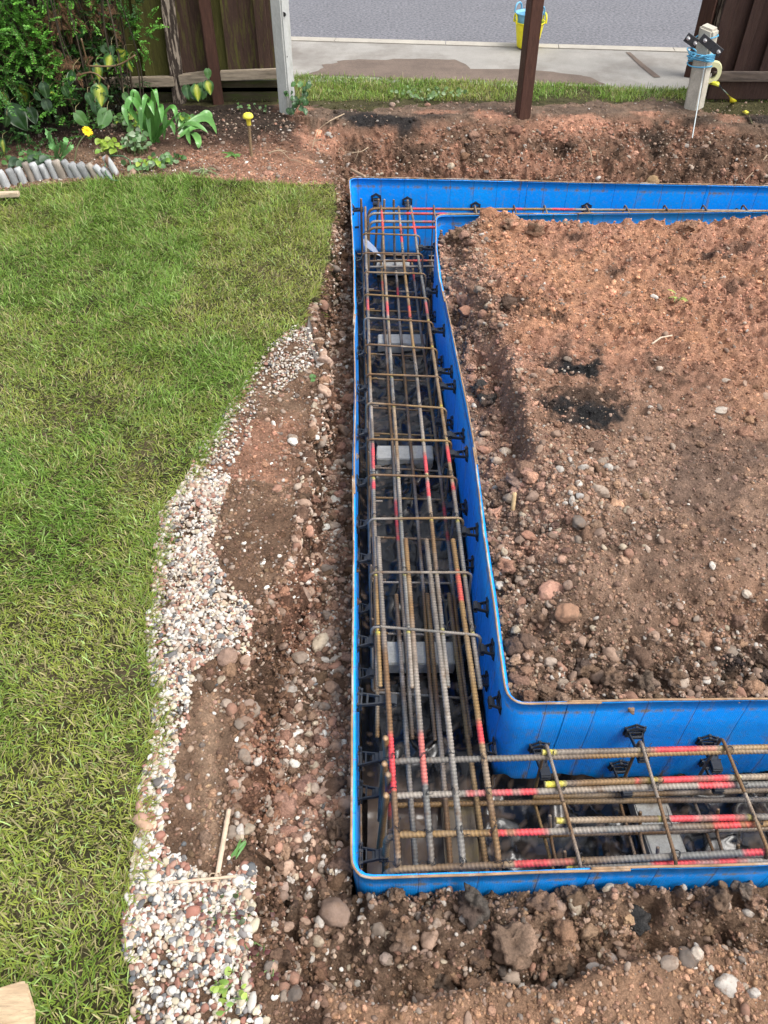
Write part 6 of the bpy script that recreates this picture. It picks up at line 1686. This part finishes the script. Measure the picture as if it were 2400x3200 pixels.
def ivy_acc(lst, Ymin=4.82, yk=.0012):
    acc, st = Acc(), Acc()
    for (px, py, sz, kd_, ang) in lst:
        Y = Ymin + max(0, (400 - py)) * yk + (px > 250) * .08
        p = WY(px, py, Y + prng.uniform(-.06, .12)); L = sz * 1.0 / 2400 * (Y + 1.4) * SQ
        a = math.radians(ang); D = np.array([math.sin(-a) * -1, -.30, -math.cos(a)]); U = np.array([.15 * math.sin(px), -.85, .45])
        p = p + np.array([0, 0, .25 * L])
        big_leaf(acc, p, np.array(D) + prng.normal(0, .28, 3), np.array(U) + prng.normal(0, .3, 3), L, L * prng.uniform(.62, .92), kd_, prng)
        q = p + np.array([prng.normal(0, .02), .10, prng.uniform(.0, .05)])
        V, Q, T, C = tube(fillet([p, p + np.array([0, .02, .025]), q], .03), .0018, .01, 5, col=(.25, .22, .10)); st.add(V, Q, T, C)
    return acc, st
acc, st = ivy_acc(IVY)
for (pa_, pb_) in (((420, 175), (270, 210)), ((330, 260), (300, 400)), ((190, 310), (240, 310)), ((30, 330), (10, 420)), ((260, 120), (320, 330)), ((205, 250), (330, 250))):
    V, Q, T, C = tube(fillet([WY(*pa_, 5.1), .5 * (WY(*pa_, 5.1) + WY(*pb_, 5.12)) + prng.normal(0, .03, 3), WY(*pb_, 5.12)], .2), .005, .02, 6, col=(.22, .14, .08), wob=.02, seed=pa_[0]); st.add(V, Q, T, C)
ivy = thing("ivy", "large leaved ivy with yellow splashed leaves climbing through the shrub", "ivy", tuple(WY(200, 300, 5.0)))
merge(acc, st); obj("foliage", acc.mesh("foliage"), M_gloss_leaf, ivy)
# ivy at the fence foot
acc, st = Acc(), Acc()
for (px, py, sz, kd_, a) in [(585, 285, 34, 'd', 5), (617, 285, 40, 'y', 0), (650, 270, 34, 'y', 10), (650, 228, 24, 'g', 0), (600, 300, 20, 'd', 30), (640, 295, 22, 'g', -20), (632, 268, 20, 'd', 0)]:
    p = WY(px, py, 5.42); L = sz * 1.2 / 2400 * 4.9; a = math.radians(a)
    big_leaf(acc, p + [0, 0, .4 * L], [math.sin(a), -.3, -math.cos(a)], [.1, -.85, .45], L, L * .85, kd_, prng)
    V, Q, T, C = tube([p + [0, 0, .4 * L], p + [0, .05, 0], on(px + 5, 315)], .0018, .01, 5, col=(.2, .2, .1)); st.add(V, Q, T, C)
iv2 = thing("ivy", "low ivy with a few yellow leaves between the two fence posts", "ivy", tuple(on(620, 312)))
merge(acc, st); obj("foliage", acc.mesh("foliage"), M_gloss_leaf, iv2)
acc, st = Acc(), Acc()
for k in range(34):
    px, py = prng.choice([925, 935, 905, 945, 895, 960]) + prng.normal(0, 10), prng.uniform(255, 345)
    p = WY(px, py, 5.33 + prng.uniform(-.05, .05)); L = prng.uniform(.022, .05)
    big_leaf(acc, p, [prng.normal(0, .5), -.4, prng.normal(-.4, .5)], [prng.normal(0, .3), -.7, .6], L, L * .85, 'd' if k % 5 else 'g', prng)
for k in range(4):
    V, Q, T, C = tube(fillet([on(905 + 8 * k, 350), WY(930 + 6 * k, 310, 5.34), WY(918 + 14 * k, 262, 5.36)], .1), .002, .015, 5, col=(.2, .14, .08), wob=.02, seed=k * 3.1); st.add(V, Q, T, C)
iv3 = thing("ivy", "small dark ivy growing up the foot of the slim concrete post", "ivy", tuple(on(925, 350)))
merge(acc, st); obj("foliage", acc.mesh("foliage"), M_gloss_leaf, iv3)

def strap(acc, base, peak, tip, w, col, rng, n=16, fold=.25, prof=None):
    base, peak, tip = (np.array(q, float) for q in (base, peak, tip))
    c = 2 * peak - .5 * (base + tip)
    t = np.linspace(0, 1, n)[:, None]
    cv = (1 - t) ** 2 * base + 2 * t * (1 - t) * c + t * t * tip
    Tn = unit(np.gradient(cv, axis=0)); view = np.array([.15, -.75, .65]) + rng.normal(0, .2, 3)
    Sd = unit(np.cross(Tn, view)); Nn = np.cross(Sd, Tn)
    tt = t[:, 0]; wd = w * .5 * (np.interp(tt, [0, .15, .5, .8, .94, 1], [.5, .8, 1, .75, .35, .02]) if prof is None else prof(tt))
    V = np.stack([cv - Sd * wd[:, None] + Nn * (wd * fold)[:, None], cv - Nn * (wd * fold * .4)[:, None], cv + Sd * wd[:, None] + Nn * (wd * fold)[:, None]], 1)
    C = np.array(col) * (1 + .25 * (tt - .4))[:, None, None] * np.array([1.08, .9, 1.0])[None, :, None] * rng.uniform(.85, 1.15)
    i = np.arange(n * 3).reshape(n, 3)
    Q = np.concatenate([np.stack([i[:-1, j], i[:-1, j + 1], i[1:, j + 1], i[1:, j]], -1) for j in (0, 1)])
    acc.add(V.reshape(-1, 3), Q, C=np.broadcast_to(C, V.shape).reshape(-1, 3))
def z1(x, y): return x / 1.659, y / 1.659
acc = Acc(); b0 = on(482, 446); Yb = b0[1]
SG = (.10, .265, .055)
for (b, pk, tp_) in [((775, 735), (690, 520), (655, 640)), ((785, 735), (700, 480), (690, 605)), ((790, 735), (765, 510), (740, 600)), ((800, 740), (795, 475), (825, 570)), ((800, 740), (770, 540), (800, 600)), ((785, 740), (745, 560), (735, 700)),
                     ((800, 742), (770, 600), (785, 738)), ((815, 740), (845, 590), (850, 725)), ((815, 740), (880, 560), (915, 640)), ((820, 742), (905, 610), (930, 600)), ((810, 740), (780, 530), (800, 590)), ((820, 740), (870, 640), (905, 700)), ((800, 742), (660, 560), (668, 655)), ((815, 742), (830, 560), (840, 640))]:
    dy = prng.uniform(-.05, .05)
    strap(acc, b0 + np.array([prng.normal(0, .015), 0, 0]) , WY(*z1(*pk), Yb - .03 + dy), WY(*z1(*tp_), Yb - .08 + 1.6 * dy), prng.uniform(.030, .042), SG, prng)
tl = thing("strap_leaf_plant", "clump of broad arching strap leaves in the middle of the bed", "plant", tuple(b0))
obj("foliage", acc.mesh("foliage"), M_gloss_leaf, tl)
V, Q, T, C = tube([b0, WY(*z1(825, 640), Yb), WY(*z1(823, 562), Yb - .02)], .003, .01, 6, col=(.12, .25, .07)); obj("flower_stalk", np_mesh("flower_stalk", V, Q, T, C), M_leaf, tl)
V, Q = lathe([(0, -.012), (.007, -.004), (.008, .003), (.004, .012), (0, .014)], 10); obj("seed_head", np_mesh("seed_head", V + WY(*z1(823, 562), Yb - .02), Q), mat("seed_head_skin", base=(.35, .36, .16), rough=.6), tl)
acc = Acc()
for (b, pk, tp_) in [((930, 700), (1060, 660), (1125, 705)), ((930, 690), (1050, 640), (1110, 650)), ((975, 690), (1070, 625), (1095, 640)), ((920, 680), (1000, 690), (1080, 700)), ((985, 670), (980, 720), (990, 760)), ((920, 720), (1010, 700), (1060, 690)), ((990, 690), (1030, 760), (1030, 780)), ((930, 660), (965, 640), (1000, 650))]:
    A, B, C_ = on(*z1(*b)), on(*z1(*pk)), on(*z1(*tp_))
    B[2] += .035 + .02 * prng.random(); C_[2] += .012
    strap(acc, A, B, C_, prng.uniform(.034, .048), (.14, .32, .085), prng)
t2 = thing("strap_leaf_plant", "flattened strap leaves lying on the soil right of the arching clump", "plant", tuple(on(*z1(960, 690))))
obj("foliage", acc.mesh("foliage"), M_gloss_leaf, t2)
# dandelion
acc = Acc(); q0 = on(188, 495)
def z7(x, y): return x / 3.19, y / 3.19
jag = lambda tt: np.interp(tt, [0, .2, .6, .85, 1], [.15, .35, 1, .8, .05]) * (1 - .35 * (np.floor(tt * 15) % 2))
for (pk, tp_, w_) in [((520, 1420), (450, 1280), .035), ((650, 1440), (650, 1365), .035), ((690, 1460), (715, 1430), .03), ((540, 1480), (480, 1445), .04), ((400, 1540), (215, 1505), .026), ((460, 1580), (350, 1590), .022), ((620, 1480), (600, 1400), .03), ((560, 1540), (600, 1420), .04), ((500, 1400), (520, 1300), .03), ((680, 1500), (730, 1440), .03), ((640, 1540), (690, 1500), .03), ((470, 1600), (400, 1620), .02)]:
    strap(acc, q0 + prng.normal(0, .01, 3) * [1, 1, 0], WY(*z7(*pk), q0[1] - .03 + prng.normal(0, .03)), WY(*z7(*tp_), q0[1] - .04 + prng.normal(0, .03)), w_, (.14, .32, .10), prng, n=26, prof=jag)
dn = thing("dandelion", "dandelion with one yellow flower on a pale stem behind the log edging", "dandelion", tuple(q0))
obj("foliage", acc.mesh("foliage"), M_leaf, dn)
s0 = on(233, 508); fc = WY(273, 411, s0[1] - .03)
V, Q, T, C = tube(fillet([s0, WY(240, 455, s0[1] - .01), fc], .1), .0032, .008, 7, col=(.36, .40, .20)); obj("stem", np_mesh("stem", V, Q, T, C), M_leaf, dn)
acc = Acc(); ax = unit(np.array([.55, -.45, .70])); e1_ = unit(np.cross(ax, [0, 0, 1])); e2_ = np.cross(ax, e1_)
for k in range(150):
    rr = prng.uniform(.2, 1); a = prng.uniform(0, 6.28); u_ = e1_ * math.cos(a) + e2_ * math.sin(a)
    L = .010 + .022 * rr
    strap(acc, fc + u_ * .002, fc + u_ * L * .55 + ax * (.007 - .003 * rr), fc + u_ * L + ax * (.006 * (1 - rr) + .002), .0035, (.86, .62, .01), prng, n=4, prof=lambda t: np.interp(t, [0, .8, 1], [.6, 1, .7]))
obj("flower", acc.mesh("flower"), mat("dandelion_petal", rough=.6, namt=.05, bstr=0, transl=.2), dn)

def weed(name, px, py, n, sz, spread, hgt, cols, label, cat="weed", shape='round', m=None, ell=1.0):
    b = on(px, py); acc, st = Acc(), Acc()
    for k in range(n):
        a = prng.uniform(0, 6.28); r = spread * math.sqrt(prng.random())
        xy = b + np.array([math.cos(a) * r * ell, math.sin(a) * r * .8, 0])
        xy[2] = h1(xy[0], xy[1]); top = xy + np.array([prng.normal(0, .01), prng.normal(-.01, .01), hgt * prng.uniform(.35, 1.1)])
        L = sz * prng.uniform(.6, 1.2); a2 = prng.uniform(0, 6.28)
        col = cols[prng.integers(len(cols))]
        D = [math.cos(a2), math.sin(a2) - .3, prng.uniform(-.5, .15)]; U = [prng.normal(0, .3), prng.normal(-.3, .2), 1]
        if shape == 'ivy': big_leaf(acc, top, D, U, L, L * .9, col, prng)
        else:
            pr = (lambda t: np.interp(t, [0, .2, .5, .8, 1], [.3, .85, 1, .7, .05])) if shape == 'round' else (lambda t: np.interp(t, [0, .3, .7, 1], [.5, 1, .7, .02]))
            strap(acc, top, top + unit(np.array(D)) * L * .5 + np.array([0, 0, L * .12]), top + unit(np.array(D)) * L, L * (.8 if shape == 'round' else .14), col, prng, n=7, prof=pr)
        V, Q, T, C = tube([xy, .5 * (xy + top) + prng.normal(0, .005, 3), top], .0013, .015, 4, col=(.16, .24, .08)); st.add(V, Q, T, C)
    w = thing(name, label, cat, tuple(b))
    merge(acc, st); obj("foliage", acc.mesh("foliage"), m or M_leaf, w)
    return w
YGc = [(.24, .36, .04), (.17, .31, .05), (.30, .40, .06)]; GRc = [(.08, .19, .04), (.11, .24, .06), (.06, .14, .035)]; LMc = [(.22, .33, .17), (.13, .25, .09), (.09, .19, .06), (.30, .38, .24)]
weed("leafy_weed", 425, 405, 34, .042, .085, .09, YGc + GRc, "bright yellow green leafy weed at the foot of the arching strap leaves")
weed("leafy_weed", 345, 480, 26, .042, .08, .07, YGc, "lime green weed just right of the dandelion")
weed("leafy_weed", 425, 475, 60, .034, .085, .09, LMc, "pale variegated weed in the middle of the bed front", ell=1.0)
weed("leafy_weed", 470, 525, 46, .036, .10, .05, LMc + YGc, "variegated weed spreading at the front edge of the bed", ell=1.2)
weed("leafy_weed", 540, 505, 22, .036, .08, .035, GRc + LMc, "thin green weed creeping onto the bare soil right of the bed")
weed("leafy_weed", 40, 505, 30, .034, .12, .06, GRc, "dark low weed behind the left end of the log edging", ell=1.5)
weed("leafy_weed", 330, 395, 26, .03, .1, .08, GRc, "dark green weed under the shrub's right side")
weed("leafy_weed", 115, 520, 26, .05, .10, .05, [(.05, .10, .045), (.04, .08, .04)], "dark ground cover weed left of the dandelion", ell=1.3)
for k, (px, py, n, sz, lab) in enumerate([(672, 300, 14, .024, "small green seedling at the foot of the dark brown post by the fence"), (712, 285, 22, .022, "green seedlings below the right piece of fence rail"), (752, 300, 8, .02, "tiny seedling on the dark bed soil before the fence"),
                                          (845, 290, 10, .022, "little weed just left of the slim concrete post"), (765, 345, 6, .022, "tiny green sprout on the bed left of the capped stake"), (815, 350, 5, .02, "tiny green sprout right of the capped stake"), (578, 388, 10, .035, "small weed at the tip of the flattened strap leaves")]):
    weed("seedling", px, py, n, sz, .05, .05, GRc + YGc[:1], lab, "seedling")
weed("grass_tuft", 730, 488, 7, .09, .012, .012, [(.14, .30, .06)], "small grass tuft on the bed below the capped stake", "grass tuft", 'blade')
weed("grass_tuft", 640, 535, 26, .06, .03, .012, [(.16, .22, .09), (.22, .24, .12)], "dry grass tuft at the edge of lawn and bare bed", "grass tuft", 'blade')
weed("grass_tuft", 762, 2622, 3, .06, .004, .012, [(.10, .25, .06), (.14, .30, .07)], "lone green grass sprout on the brink of the cut beside the bamboo canes", "grass tuft", 'blade')
weed("dock_weed", 1340, 300, 60, .03, .16, .03, [(.12, .22, .06), (.17, .27, .10), (.24, .33, .17)], "flat rosette weeds at the edge of the verge grass, mid gap", "weed", ell=1.6)
weed("seedling", 2118, 940, 7, .04, .018, .03, [(.42, .52, .12), (.34, .45, .10)], "pale lime seedling alone on the soil island", "seedling", 'blade')
weed("trailing_weed", 735, 2830, 34, .012, .07, .02, [(.10, .035, .035), (.13, .06, .05), (.07, .10, .04)], "dark red trailing weed on the brink right of the near gravel", "weed")
weed("trailing_weed", 790, 2990, 30, .012, .06, .02, [(.10, .035, .035), (.14, .06, .05)], "dark red trailing weed hanging into the cut below the near gravel", "weed")
weed("seedling", 715, 3095, 16, .018, .035, .03, [(.30, .42, .08), (.20, .33, .07)], "lime green seedling among the nearest gravel stones", "seedling")
weed("seedling", 985, 1185, 5, .02, .01, .012, [(.09, .2, .05)], "tiny dark green sprig on the soil ledge beside the far gravel", "seedling")
# round hoop of green twine at the end of the log edging
hp = [(330, 510), (327, 525), (332, 545), (350, 562), (380, 566), (408, 560), (412, 530), (405, 500), (385, 488), (350, 486), (333, 498)]
V, Q, T, C = tube([on(x, y, .02 + .03 * math.sin(i)) for i, (x, y) in enumerate(hp)], .004, .01, 6, col=(.10, .20, .10))
single("green_hoop", np_mesh("green_hoop", V, Q, T, C), M_leaf, "thin dark green hoop looped round the right end of the log edging", "hoop", loc=tuple(on(370, 530)))
# torn landscape fabric at the far end of the gravel
fab = [(965, 985), (985, 1060), (1000, 1120), (1015, 1135), (1010, 1145), (990, 1140), (975, 1095), (958, 1040)]
P_ = np.array([on(x, y, .012) for x, y in fab]); n_ = len(P_); c_ = P_.mean(0)
V = np.concatenate([P_, P_ - [0, 0, .002], [c_ + [0, 0, .012]], [c_ + [0, 0, .010]]])
T = [[i, (i + 1) % n_, 2 * n_] for i in range(n_)] + [[n_ + (i + 1) % n_, n_ + i, 2 * n_ + 1] for i in range(n_)]; Q = [[i, n_ + i, n_ + (i + 1) % n_, (i + 1) % n_] for i in range(n_)]
single("fabric_scrap", np_mesh("fabric_scrap", V, Q, T), mat("grey_fabric", base=(.20, .175, .155), rough=.95, nscale=60, namt=.3, bscale=150, bstr=.5, bdist=.004), "torn grey weed membrane draped over the brink beside the far gravel", "fabric")
